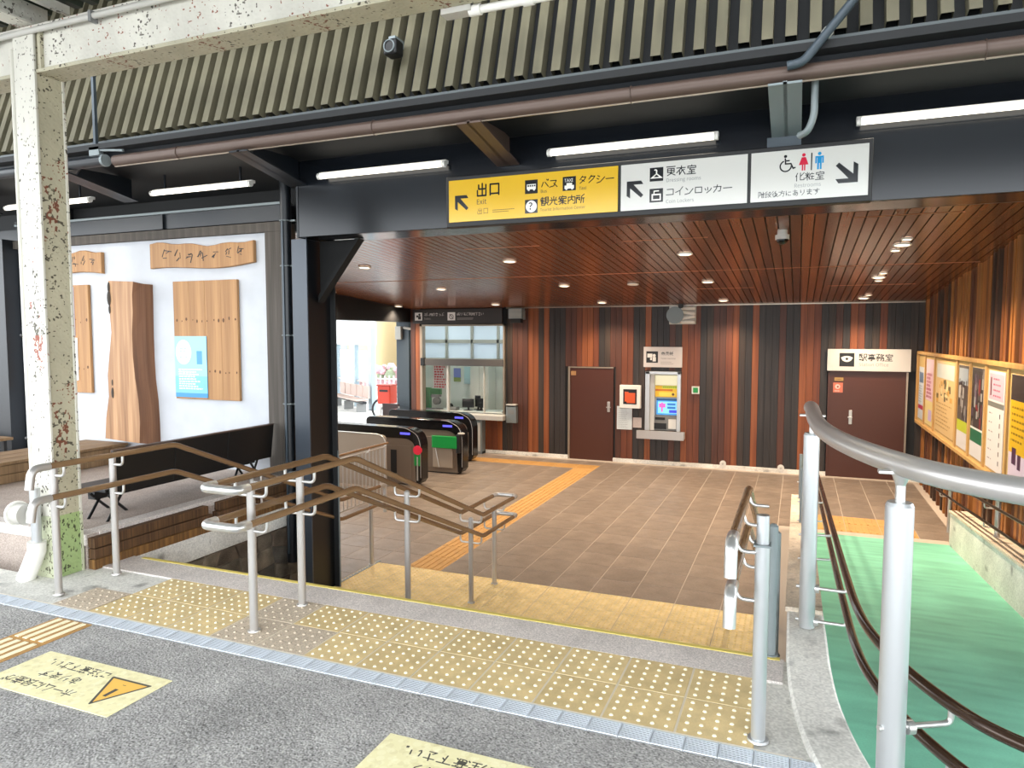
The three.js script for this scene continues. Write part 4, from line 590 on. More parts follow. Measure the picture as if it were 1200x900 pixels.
// carved boards, panels and live-edge slab on the white wall
function board(name, label, cat, pts, depth, m, z = -6.1) { return solo(name, label, cat, face(pts, z, z + depth, 0.005), m); }
{
  function nameBoard(label, x0, x1, yT, yB, s, flip) {
    const t = thing('name_board', label, 'sign', [0, 0, -6.1]), top = [], bot = []; for (let i = 0; i <= 14; i++) { const u = i / 14; top.push([x0 + (x1 - x0) * u, yT + 0.018 * Math.sin(u * 7 + s) - (flip ? 0.05 * u : 0.035 * u) + 0.012 * Math.sin(u * 19)]); bot.push([x0 + (x1 - x0) * u, yB + 0.03 * Math.sin(u * 5 + s * 2) + (flip ? 0.0 : 0.05 * u)]); }
    part('plank', face([...bot, ...top.reverse()], 0.0, 0.05, 0.006), M.plaque, t);
    // brush strokes, cut as dark inlays
    const n = 7, k = []; for (let i = 0; i < n; i++) { const cx = x0 + (x1 - x0) * (0.16 + 0.72 * i / (n - 1)), cy = (yT + yB) / 2 + 0.01, q = 0.075 - i * 0.0045; const ns = 3 + Math.floor(rnd() * 3); for (let j = 0; j < ns; j++) { const a = rr(-0.3, 1.7), l = rr(0.5, 1.5) * q, w = rr(0.006, 0.012), ox = rr(-q, q) * 0.7, oy = rr(-q, q) * 0.8, g = new THREE.BoxGeometry(l, w, 0.004); g.rotateZ(a); g.translate(cx + ox, cy + oy, 0.0505); k.push(g.toNonIndexed()); } }
    part('brush_lettering', merge(k), M.black, t);
  }
  nameBoard('long wooden name board with black brush lettering, right of the pair on the white wall', -6.92, -5.43, 2.775, 2.49, 0.6, false);
  nameBoard('wooden name board with brush lettering, half hidden behind the old white column', -8.95, -7.72, 2.775, 2.49, 2.2, true);
  function panel(label, x0, x1, y0, y1, nb) { const t = thing('wood_panel', label, 'panel', [0, 0, -6.095]); const w = (x1 - x0) / nb; for (let i = 0; i < nb; i++) part('board', bx(x0 + i * w + 0.001, x0 + (i + 1) * w - 0.001, y0, y1, 0, 0.035 + (i % 2) * 0.0008, 0.003), M.plaque, t);
    const kn = []; for (let i = 0; i < nb * 3; i++) for (const yy of [0.665, 0.235]) { const r = rr(0.006, 0.016), g = new THREE.CylinderGeometry(r, r, 0.003, 9); g.scale(1, 1, rr(1, 2)); g.rotateX(Math.PI / 2); g.translate(x0 + (x1 - x0) * (i + 0.6 + rr(-0.2, 0.2)) / (nb * 3 + 0.2), y0 + (y1 - y0) * (yy + rr(-0.015, 0.025)), 0.0345); kn.push(g.toNonIndexed()); } part('knots', merge(kn), plain(0x5a3a20, 0.7), t).userData.kind = 'stuff'; }
  panel('pale knotty wooden notice panel carrying the light blue poster', -6.60, -5.67, 1.03, 2.357, 4); panel('knotty wooden notice panel mostly hidden behind the old white column', -9.0, -7.97, 1.05, 2.36, 4);
  const [c, x] = canvas(256, 460, '#6fb3dc'); x.fillStyle = '#8fc8e8'; x.fillRect(0, 0, 256, 300); x.fillStyle = '#e4eef4'; x.beginPath(); x.ellipse(72, 120, 62, 92, 0, 0, 7); x.fill(); x.fillStyle = '#3f86b8'; scrawl(x, 40, 70, 70, 5, 22, '#7fa9c6', 6); x.fillStyle = '#3f8dc4'; x.fillRect(176, 110, 44, 100); scrawl(x, 30, 250, 195, 9, 18, '#f4f8fa', 9); x.fillStyle = '#2f86c0'; x.fillRect(0, 428, 256, 32);
  const [g, m] = printed(0.475, 0.69, 0.006, c, 0.4); solo('poster', 'light blue poster with a pale oval pinned low on the wooden panel', 'poster', g, m, [-6.355, 1.395, -6.054]);
  const [c2, x2] = canvas(128, 256, '#d9cfe6'); scrawl(x2, 12, 20, 100, 14, 16, '#9a86b0', 5); const [g2, m2] = printed(0.3, 0.6, 0.006, c2); solo('poster', 'lilac printed sheet on the panel behind the old column', 'poster', g2, m2, [-8.36, 2.04, -6.054]);
  const [c3, x3] = canvas(128, 256, '#efeeea'); scrawl(x3, 12, 20, 100, 14, 16, '#a0a0a0', 4); const [g3, m3] = printed(0.3, 0.52, 0.006, c3); solo('poster', 'plain white sheet under the lilac one, behind the old column', 'poster', g3, m3, [-8.33, 1.46, -6.054]);
  // live-edge slab: a flat front and a chamfered right side in a darker tone
  const rows = [[0.50, -7.545, -7.0, -6.92], [0.75, -7.54, -6.98, -6.92], [1.0, -7.50, -6.985, -6.93], [1.25, -7.47, -7.03, -6.96], [1.5, -7.435, -7.055, -6.97], [1.75, -7.42, -7.05, -6.97], [2.0, -7.41, -7.03, -6.965], [2.2, -7.43, -7.02, -6.96], [2.345, -7.40, -7.015, -6.96]];
  const wob = (y, k) => 0.012 * Math.sin(y * 17 + k * 3) + 0.01 * Math.sin(y * 7.3 + k), fr = [], sd = [];
  const R = rows.map(([y, a, b, c]) => [[a + wob(y, 1) - 0.02, y + 0.02, -6.1], [a + wob(y, 1), y + 0.035, -5.9], [b + wob(y, 2) * 0.6, y + 0.012, -5.885], [c, y - 0.01, -6.0], [c + 0.01, y - 0.01, -6.1]]);
  const quad = (o, a, b, c, d) => o.push(...a, ...b, ...c, ...a, ...c, ...d);
  for (let i = 0; i < R.length - 1; i++) { const A = R[i], B = R[i + 1]; quad(fr, A[0], A[1], B[1], B[0]); quad(fr, A[1], A[2], B[2], B[1]); quad(sd, A[2], A[3], B[3], B[2]); quad(sd, A[3], A[4], B[4], B[3]); }
  for (const [k, f] of [[R.length - 1, 1], [0, -1]]) { const P = R[k], mdl = [-7.15, P[2][1], -6.05]; for (let i = 0; i < 4; i++) { if (f > 0) fr.push(...mdl, ...P[i], ...P[i + 1]); else fr.push(...mdl, ...P[i + 1], ...P[i]); } }
  const geo = (q) => { const h = new THREE.BufferGeometry(); h.setAttribute('position', new THREE.Float32BufferAttribute(q, 3)); h.computeVertexNormals(); return wuv(h); };
  const t = thing('wood_slab', 'tall brown live-edge wood slab standing between the two wooden panels', 'slab'); part('front_face', geo(fr), M.slabWood, t); part('darker_side', geo(sd), M.slabSide, t); part('bark', merge([[2.3, 0.05], [2.18, 0.07], [2.05, 0.04], [1.2, 0.03], [1.08, 0.05]].map(([y, r]) => new THREE.SphereGeometry(r, 10, 8).scale(0.35, 1.3, 0.4).translate(-7.41, y, -5.9).toNonIndexed())), M.timberGrey, t);
}
// black bench on the deck, seen from behind
{
  const b = thing('black_bench', 'black bench seen from behind in front of the white plastered wall', 'bench', [-5.35, 0.25, -5.02]);
  for (let i = 0; i < 3; i++) { const z0 = 0.93 - i * 0.64; const g = bx(-0.012, 0.012, 0, 0.36, z0 - 0.635, z0, 0.004); g.rotateZ(-0.12); g.translate(0.13, 0.2, 0); part('back_panel', g, M.black, b); const c = bx(-0.016, 0.016, 0.355, 0.367, z0 - 0.635, z0); c.rotateZ(-0.12); c.translate(0.13, 0.2, 0); part('top_edge', c, M.gutter, b); part('seat_panel', bx(-0.36, 0.08, 0.2, 0.225, z0 - 0.63, z0, 0.006), M.black, b); }
  part('beam', bx(-0.14, -0.06, 0.13, 0.2, -0.96, 0.92), M.black, b);
  for (const z of [0.86, -0.75]) for (const s of [-1, 1]) for (const q of [0, 1]) part('leg', pipe([[-0.1 - 0.06 * s + q * 0.22, 0.2, z - 0.12 * s], [-0.1 + 0.1 * s + q * 0.22, 0.0, z + 0.17 * s]], 0.012, 0.01, 8), M.black, b);
}
// ------------------------------------------------------------------ doors, machine and fittings on the back wall
const W = ZB + 0.0;
function wallPrint(name, label, cat, x0, x1, y0, y1, c, z = 0.02, d = 0.02, emit = 0) { const [g, m] = printed(x1 - x0, y1 - y0, d, c, 0.45, emit); return solo(name, label, cat, g, m, [(x0 + x1) / 2, (y0 + y1) / 2, W + z + d / 2]); }
{
  const d = struct('door_1', bx(-4.52, -3.6, LOW, 1.06, W - 0.05, W + 0.005, 0.003), M.door); part('door_frame', merge([bx(-4.56, -4.52, LOW, 1.06, W - 0.06, W + 0.025), bx(-4.56, -3.57, 1.06, 1.085, W - 0.06, W + 0.025)]), M.doorFrame, d); part('door_frame', bx(-3.6, -3.57, LOW, 1.06, W - 0.06, W + 0.02), M.door, d);
  part('door_handle', merge([bx(-3.7, -3.64, 0.14, 0.36, W + 0.005, W + 0.02, 0.006), bx(-3.72, -3.62, 0.23, 0.25, W + 0.02, W + 0.045, 0.006)]), M.steel, d); part('door_plate', bx(-4.5, -4.39, 0.9, 0.99, W + 0.005, W + 0.012), M.plaque, d);
  const e = struct('door_2', bx(0.56, 1.82, LOW, 1.06, W - 0.05, W + 0.005, 0.003), M.door); part('door_frame', bx(1.82, 1.85, LOW, 1.08, W - 0.06, W + 0.03), M.doorFrame, e); part('door_frame', merge([bx(0.53, 0.56, LOW, 1.08, W - 0.06, W + 0.02), bx(0.53, 1.85, 1.06, 1.09, W - 0.06, W + 0.02)]), M.door, e); part('door_handle', merge([bx(0.9, 0.955, 0.1, 0.36, W + 0.005, W + 0.02, 0.006), bx(0.88, 0.96, 0.22, 0.24, W + 0.02, W + 0.05, 0.006)]), M.steel, e);
  { const [c, x] = canvas(96, 110, '#c46a52'); x.fillStyle = '#e6b9ab'; x.beginPath(); x.arc(44, 44, 26, 0, 7); x.fill(); x.fillStyle = '#7c2f22'; x.beginPath(); x.arc(46, 46, 10, 0, 7); x.fill(); scrawl(x, 14, 92, 70, 1, 10, '#e6c9bb', 8); wallPrint('door_sticker', 'small red square sticker on the station office door', 'sticker', 0.62, 0.785, 0.685, 0.87, c, 0.006, 0.004); const [c2, x2] = canvas(96, 40, '#a8854a'); scrawl(x2, 10, 20, 70, 1, 12, '#5c4420', 9); wallPrint('door_sticker', 'narrow yellowish sticker above the red one on the station office door', 'sticker', 0.64, 0.79, 0.905, 0.965, c2, 0.006, 0.004); }
  { const [c, x] = canvas(680, 200, '#c9c5bf'); x.fillStyle = '#1a1c1f'; x.fillRect(100, 36, 124, 124); x.fillStyle = '#d8d5cf'; x.beginPath(); x.moveTo(112, 78); x.quadraticCurveTo(162, 48, 212, 78); x.lineTo(198, 104); x.quadraticCurveTo(162, 132, 126, 104); x.closePath(); x.fill(); x.fillStyle = '#1a1c1f'; x.beginPath(); x.arc(162, 90, 11, 0, 7); x.fill(); jp(x, '駅事務室', 262, 42, 66, '#26282b', 0.1, 1.05); en(x, 'Station Office', 262, 118, 40, '#8c8987'); wallPrint('office_sign', 'white sign with cap pictogram over the right-hand brown door', 'sign', 0.508, 1.877, 1.095, 1.497, c, 0.02, 0.05); }
  { const [c, x] = canvas(300, 156, '#cdc6c2'); x.fillStyle = '#17181a'; x.fillRect(22, 34, 92, 88); x.fillStyle = '#e4e1dc'; x.fillRect(30, 52, 40, 30); x.beginPath(); x.arc(84, 66, 12, 0, 7); x.fill(); x.fillRect(72, 78, 26, 34); x.fillRect(52, 84, 16, 18); jp(x, '券売機', 138, 34, 30, '#4a4a4a', 0.1); en(x, 'Ticket machine', 136, 78, 17, '#77726e'); scrawl(x, 136, 116, 120, 2, 13, '#a09a95', 4); wallPrint('ticket_sign', 'white sign with black pictogram directly over the ticket machine', 'sign', -2.935, -2.16, 1.104, 1.515, c, 0.02, 0.05); }
  const t = thing('ticket_machine', 'ticket machine set in a pale steel frame with a lit blue screen', 'ticket machine', [0, 0, W]);
  part('frame', merge([bx(-2.895, -2.80, -0.2, 1.02, -0.05, 0.07, 0.01), bx(-2.25, -2.175, -0.2, 1.02, -0.05, 0.07, 0.01), bx(-2.895, -2.175, 0.955, 1.02, -0.05, 0.07, 0.01)]), M.paintSteel, t); part('recess', bx(-2.81, -2.24, -0.2, 0.96, -0.2, -0.12), M.lightGrey, t); part('recess_cheek', bx(-2.80, -2.72, -0.2, 0.955, -0.12, -0.02), M.whitePlastic, t);
  part('header_light', bx(-2.71, -2.26, 0.73, 0.93, -0.12, -0.07), glow(0xfff6d0, 0.55, 0xcfc9a8), t);
  { const [c, x] = canvas(256, 130, '#e0b52c'); x.fillStyle = '#c8d23c'; x.fillRect(80, 0, 176, 34); x.fillStyle = '#7f9a26'; for (let i = 0; i < 7; i++) x.fillRect(90 + i * 23, 8, 14, 16); x.fillStyle = '#c06a1e'; x.fillRect(0, 40, 200, 22); x.fillStyle = '#e9c84e'; x.fillRect(40, 76, 190, 44); x.fillStyle = '#5c3d12'; x.beginPath(); x.arc(205, 98, 15, 0, 7); x.fill(); const [g, m] = printed(0.45, 0.23, 0.03, c, 0.4, 0.25); part('fare_panel', g, m, t).position.set(-2.485, 0.605, -0.09); }
  { const [c, x] = canvas(256, 190, '#3c8fd6'); x.fillStyle = '#1c3f66'; x.fillRect(0, 0, 256, 22); x.fillStyle = '#7cc4ea'; x.fillRect(16, 34, 224, 140); x.fillStyle = '#c85fb4'; x.fillRect(30, 58, 76, 46); x.fillRect(56, 46, 20, 110); x.fillStyle = '#2f6fb4'; x.fillRect(128, 52, 96, 26); x.fillRect(128, 92, 96, 26); x.fillStyle = '#3a46c8'; x.fillRect(150, 132, 88, 34); const [g, m] = printed(0.44, 0.33, 0.03, c, 0.25, 0.7); part('touch_screen', g, m, t).position.set(-2.46, 0.29, -0.07); }
  part('control_shelf', bx(-2.72, -2.25, -0.2, 0.1, -0.12, -0.04, 0.008), M.grey, t); part('coin_slot', bx(-2.70, -2.5, 0.02, 0.07, -0.045, -0.03), M.black, t); part('note_slot', bx(-2.72, -2.47, -0.17, -0.05, -0.045, -0.028), M.black, t); part('ticket_tray', bx(-2.43, -2.27, -0.16, 0.04, -0.045, -0.025, 0.008), M.whitePlastic, t);
  const sh2 = thing('machine_shelf', 'steel shelf ledge under the ticket machine', 'shelf', [0, 0, W]); part('ledge', bx(-3.04, -2.085, -0.35, -0.208, 0.0, 0.17, 0.008), M.lightGrey, sh2); part('front_lip', bx(-3.04, -2.085, -0.36, -0.19, 0.17, 0.18), M.steel, sh2);
  const a = thing('defibrillator_box', 'white framed wall box with a red case behind its window', 'box', [-3.2, 0.485, W + 0.01]); part('case', bx(-0.22, 0.22, -0.24, 0.24, 0, 0.09, 0.012), M.white, a); part('window', bx(-0.14, 0.14, -0.155, 0.155, 0.088, 0.094), M.black, a); part('red_case', merge([bx(-0.07, 0.11, -0.13, 0.08, 0.092, 0.1, 0.01), bx(-0.11, -0.03, -0.1, 0.1, 0.092, 0.098, 0.01)]), plain(0xd4551f, 0.4), a);
  { const [c, x] = canvas(160, 240, '#c9d1d4'); scrawl(x, 16, 24, 125, 14, 15, '#8b979c', 4); wallPrint('notice_sheet', 'pale printed sheet under the white wall box', 'notice', -3.49, -3.17, -0.21, 0.275, c, 0.012, 0.006); const [c2, x2] = canvas(120, 140, '#bdb0ab'); scrawl(x2, 12, 20, 90, 8, 14, '#8f8580', 4); wallPrint('notice_sheet', 'small greyish sheet left of the ticket machine shelf', 'notice', -3.15, -2.97, -0.16, 0.05, c2, 0.012, 0.006); }
  const gs = thing('call_box', 'small white and green box on the wall right of the ticket machine', 'box', [-1.888, 0.655, W + 0.012]); part('body', bx(-0.075, 0.075, -0.075, 0.075, 0, 0.05, 0.008), M.whitePlastic, gs); part('green_mark', bx(-0.045, 0.05, -0.05, 0.05, 0.05, 0.054), M.signGreen, gs); part('stripe', bx(-0.06, 0.06, 0.06, 0.068, 0.05, 0.054), M.lightGrey, gs);
  for (const [x, y, l] of [[-1.335, -0.795, 'round white wall socket low on the cladding, left of two'], [-0.258, -0.805, 'round white wall socket low on the cladding, right of two']]) { const s = thing('wall_socket', l, 'socket', [x, y, W + 0.012]); part('disc', cyl(0.062, 0.058, 0.035, 0, 0, 0.018, 22, 'z'), M.whitePlastic, s); part('hub', cyl(0.024, 0.02, 0.014, 0, 0, 0.04, 14, 'z'), M.lightGrey, s); }
  const sp = thing('loudspeaker', 'grey box loudspeaker under the ceiling right of the ticket window', 'loudspeaker', [-5.71, 2.19, W + 0.03]); part('cabinet', bx(-0.16, 0.16, -0.08, 0.15, 0, 0.18, 0.012), M.greyMetal, sp); part('base', bx(-0.12, 0.12, -0.17, -0.08, 0.02, 0.15), M.black, sp); const gr = []; for (let i = 0; i < 9; i++) gr.push(bx(-0.14, 0.14, -0.06 + i * 0.022, -0.05 + i * 0.022, 0.178, 0.186)); part('grille', merge(gr), M.lightGrey, sp); part('side_bracket', bx(0.16, 0.19, -0.1, 0.1, 0.04, 0.12), M.grey, sp);
  const hn = thing('wall_speaker', 'crumpled pale wall speaker with round horn under the ceiling, above the ticket sign', 'loudspeaker', [-2.16, 2.17, W + 0.02]); part('horn', cyl(0.13, 0.17, 0.16, -0.13, -0.02, 0.12, 26, 'z'), M.greyMetal, hn); part('back_plate', bx(-0.27, 0.26, -0.2, 0.17, 0, 0.04, 0.01), M.lightGrey, hn); part('sheeting', merge([0, 1, 2, 3].map((i) => { const g = new RoundedBoxGeometry(0.3, 0.07, 0.08, 3, 0.03); g.rotateZ(0.18 * Math.sin(i * 2.1)); g.translate(0.1, -0.15 + i * 0.09, 0.06); return g; })), M.white, hn); part('lens', cyl(0.05, 0.05, 0.03, -0.02, 0.16, 0.2, 16, 'z'), M.black, hn);
  const bxs = thing('card_reader', 'small grey box with a slot at the right of the ticket window', 'box', [-5.835, 0.02, W + 0.01]); part('body', bx(-0.12, 0.12, -0.2, 0.16, 0, 0.13, 0.012), M.greyMetal, bxs); part('lid', bx(-0.12, 0.12, 0.19, 0.215, 0, 0.14), M.lightGrey, bxs); part('slot', bx(-0.1, 0.1, 0.165, 0.19, 0.0, 0.12), M.black, bxs); part('label_plate', bx(-0.07, 0.07, 0.0, 0.09, 0.13, 0.134), M.grey, bxs);
}
// ------------------------------------------------------------------ ticket window and the office behind it
{
  const w = struct('window_1', merge([bx(-8.15, -8.09, -0.02, 2.0, W - 0.1, W + 0.06), bx(-6.06, -6.02, -0.02, 2.0, W - 0.1, W + 0.06), bx(-8.15, -6.02, 1.96, 2.0, W - 0.1, W + 0.06)]), M.doorFrame);
  part('transom', bx(-8.12, -6.04, 1.06, 1.21, W - 0.06, W + 0.08, 0.006), plain(0x4a4745, 0.5), w); part('transom_end', bx(-8.12, -8.02, 1.05, 1.23, W + 0.0, W + 0.1, 0.006), M.black, w);
  for (const [a, b, c, d] of [[-8.08, -7.46, 0, 1.06], [-7.43, -6.05, 0, 1.06], [-8.08, -6.05, 1.21, 1.96]]) part('pane', bx(a, b, c, d, W - 0.032, W - 0.024), M.glass, w);
  part('mullion', bx(-7.475, -7.43, 0.0, 1.06, W - 0.05, W + 0.03), M.lightGrey, w); part('mullion', bx(-6.56, -6.54, 0.0, 1.06, W - 0.05, W + 0.01), M.lightGrey, w);
  part('sill', bx(-8.15, -5.98, -0.13, -0.02, W - 0.12, W + 0.26, 0.01), M.lightGrey, w);
  const cb = thing('counter_base', 'steel cabinet leg under the right end of the ticket window sill', 'cabinet', [-6.6, 0, W]); part('body', bx(-0.24, 0.1, LOW, -0.14, 0.03, 0.22, 0.008), M.greyMetal, cb); part('door', bx(-0.2, 0.06, LOW + 0.06, -0.2, 0.22, 0.228), M.lightGrey, cb); part('plinth', bx(-0.24, 0.1, LOW, LOW + 0.05, 0.03, 0.235), M.grey, cb);
  const bs = struct('trim_4', bx(-8.15, -6.02, LOW, LOW + 0.075, W - 0.02, W + 0.02), M.concrete);
  const [c, x] = canvas(1024, 150, '#302c2b'); for (const [px, s] of [[24, 0], [412, 1]]) { x.fillStyle = '#d2cdc8'; x.fillRect(px, 34, 88, 84); x.fillStyle = '#2c2928'; if (s) { x.lineWidth = 9; x.strokeStyle = '#6d6865'; x.beginPath(); x.arc(px + 44, 80, 22, 0, 7); x.stroke(); x.beginPath(); x.moveTo(px + 24, 52); x.lineTo(px + 66, 104); x.stroke(); } else { x.beginPath(); x.arc(px + 56, 56, 13, 0, 7); x.fill(); x.fillRect(px + 40, 70, 34, 36); x.fillRect(px + 18, 62, 22, 22); } }
  jp(x, '当日用のきっぷ'.replace('当日', '??'), 132, 36, 34, '#b9b3ad', 0.1, 1.0); en(x, 'Tickets', 134, 84, 26, '#9c958f'); jp(x, '?り?ご利用下さい', 520, 36, 34, '#b9b3ad', 0.1, 1.0); scrawl(x, 522, 96, 220, 2, 12, '#8e8781', 5);
  wallPrint('window_sign', 'dark sign strip with white pictograms over the ticket window', 'sign', -8.31, -6.07, 2.02, 2.345, c, 0.03, 0.06, 0.12);
  // office room
  const z1 = W - 2.0, RX0 = -9.5, RX1 = -5.6, o = struct('office_room', merge([bx(RX0, RX1, LOW - 0.1, LOW, z1, W - 0.2), bx(RX0, RX1, 2.5, 2.6, z1, W - 0.2), slab([[-8.5, W - 0.2], [-8.62, W - 0.2], [RX0 - 0.1, z1], [RX0, z1]], 3.5).translate(0, 2.6, 0), bx(RX1, RX1 + 0.1, LOW, 2.6, z1, W - 0.2), bx(RX0, RX1, LOW, 1.13, z1 - 0.1, z1), bx(RX0, RX1, 2.08, 2.6, z1 - 0.1, z1)]), M.officeWhite);
  const ow = struct('window_2', merge([bx(RX0, RX1, 1.12, 1.16, z1 - 0.08, z1 + 0.03), bx(RX0, RX1, 2.05, 2.09, z1 - 0.08, z1 + 0.03), bx(RX0, RX1, 1.55, 1.64, z1 - 0.06, z1 + 0.03)]), M.lightGrey);
  for (let i = 0; i < 5; i++) { part('mullion', bx(-9.24 + 0.73 * i - 0.03, -9.24 + 0.73 * i + 0.03, 1.13, 2.08, z1 - 0.06, z1 + 0.03), M.lightGrey, ow); for (const [a, b] of [[1.16, 1.55], [1.64, 2.05]]) part('pane', bx(-9.21 + 0.73 * i, -8.54 + 0.73 * i, a, b, z1 - 0.04, z1 - 0.034), M.frost, ow); }
  const lampM = glow(0xf4fff6, 1.0, 0xffffff); lampM.emissiveIntensity = 3;
  for (const [x0, l] of [[-8.3, 'unseen office ceiling light lighting the room behind the left part of the ticket window'], [-6.8, 'unseen office ceiling light lighting the room behind the right part of the ticket window']]) { const t = thing('unseen_office_light', l, 'lamp', [x0, 2.46, W - 1.0]); part('housing', bx(-0.12, 0.12, 0.0, 0.04, -0.65, 0.65), M.white, t); part('diffuser', bx(-0.1, 0.1, -0.02, 0.0, -0.62, 0.62), lampM, t); const L = new THREE.RectAreaLight(0xf2fff6, 13, 0.2, 1.24); L.position.set(x0, 2.42, W - 1.0); L.lookAt(x0, 0, W - 1.0); scene.add(L); }  // lamps out of view above the window, placed to light the office
  const dk = thing('office_desk', 'pale desk just behind the ticket window glass', 'desk', [-7.2, LOW, W - 0.62]); part('desk_top', bx(-1.3, 1.1, 0.84, 0.88, -0.3, 0.33, 0.008), M.officeWhite, dk); for (const s of [-1.25, 1.05]) part('leg', bx(s - 0.02, s + 0.02, 0, 0.84, -0.28, 0.3), M.grey, dk);
  const yD = -0.02;
  function monitor(label, x0, z, w, h) { const t = thing('monitor', label, 'monitor', [x0, yD, z]); part('screen', bx(-w / 2, w / 2, 0.07, 0.07 + h, -0.02, 0.02, 0.006), M.black, t); part('stand', merge([bx(-0.02, 0.02, 0, 0.1, -0.03, -0.01), bx(-0.09, 0.09, 0, 0.012, -0.09, 0.06)]), M.black, t); }
  monitor('wide dark monitor behind the ticket window, left of two', -7.22, W - 0.58, 0.3, 0.2); monitor('tall dark monitor behind the ticket window, middle', -7.06, W - 0.78, 0.14, 0.27); monitor('small dark monitor right of the tall one behind the ticket window', -6.9, W - 0.6, 0.14, 0.22);
  const ph = thing('telephone', 'dark desk telephone behind the left pane joint of the ticket window', 'telephone', [-7.55, yD, W - 0.5]); part('base', bx(-0.1, 0.1, 0, 0.08, -0.1, 0.1, 0.02), M.grey, ph); part('handset', pipe([[-0.08, 0.09, -0.06], [-0.08, 0.15, 0], [-0.08, 0.09, 0.08]], 0.025, 0.06), M.black, ph);
  const gsd = thing('green_stand', 'bright green display stand in the left corner of the ticket window', 'stand', [-8.25, yD, W - 0.5]); part('upright', bx(-0.06, 0.08, 0, 0.52, -0.04, 0.04, 0.01), M.signGreen, gsd); part('head', bx(0.06, 0.36, 0.36, 0.5, -0.04, 0.03, 0.01), M.signGreen, gsd); part('tray', bx(-0.06, 0.36, 0, 0.03, -0.1, 0.1), M.grey, gsd); part('instrument', merge([cyl(0.09, 0.09, 0.1, 0.24, 0.2, 0, 16, 'z'), bx(0.1, 0.34, 0.29, 0.35, -0.06, 0.06, 0.02)]), M.grey, gsd);
  for (const [nm, l, x0, x1, y0, y1, zz, bg, fg] of [['office_poster', 'red and white text poster inside the left pane of the ticket window', -8.42, -7.98, 0.42, 1.04, W - 1.08, '#e8d9d6', '#cc2f38'], ['office_poster', 'small poster of a blue sky and green field inside the ticket window', -8.3, -8.1, 0.55, 0.9, z1 + 0.02, '#8088c8', '#7c8f3c'], ['office_poster', 'pale blue sheet beside the small sky poster inside the ticket window', -8.0, -7.8, 0.5, 0.94, z1 + 0.02, '#b9d8dc', '#a9c8cf']]) {
    const [cc, xx] = canvas(128, 160, bg); if (nm && l.includes('sky')) { xx.fillStyle = fg; xx.fillRect(0, 110, 128, 50); } else scrawl(xx, 10, 18, 105, 9, 16, fg, l.includes('red') ? 10 : 5); const [g, m] = printed(x1 - x0, y1 - y0, 0.01, cc); const p = solo(nm, l, 'poster', g, m, [(x0 + x1) / 2, (y0 + y1) / 2, zz]);
  }
  const pt = thing('office_partition', 'narrow white partition board inside the left of the ticket window', 'partition', [-8.3, LOW, W - 1.12]); part('board', bx(-0.2, 0.34, 0, 2.0, -0.02, 0.02), M.officeWhite, pt); part('foot', bx(-0.32, 0.32, 0, 0.03, -0.15, 0.15), M.grey, pt);
  const cl = thing('office_closet', 'tall pale closet at the back of the ticket office', 'closet', [-7.35, LOW, z1 + 0.3]); part('case', bx(-0.25, 0.25, 0, 1.9, -0.25, 0.2, 0.01), M.officeWhite, cl); part('door', bx(-0.24, -0.005, 0.05, 1.85, 0.2, 0.215), M.officeWhite, cl); part('door', bx(0.005, 0.24, 0.05, 1.85, 0.2, 0.215), M.officeWhite, cl);
  const st = thing('hook_stand', 'thin dark rod with a tray hanging at the right of the ticket window', 'stand', [-6.2, -0.02, W - 0.4]); part('rod', bx(-0.012, 0.012, 0, 1.0, -0.012, 0.012), M.grey, st); part('tray', bx(-0.01, 0.15, 0.3, 0.33, -0.05, 0.05), M.black, st); part('foot', cyl(0.08, 0.08, 0.02, 0, 0.01, 0, 16), M.grey, st);
}
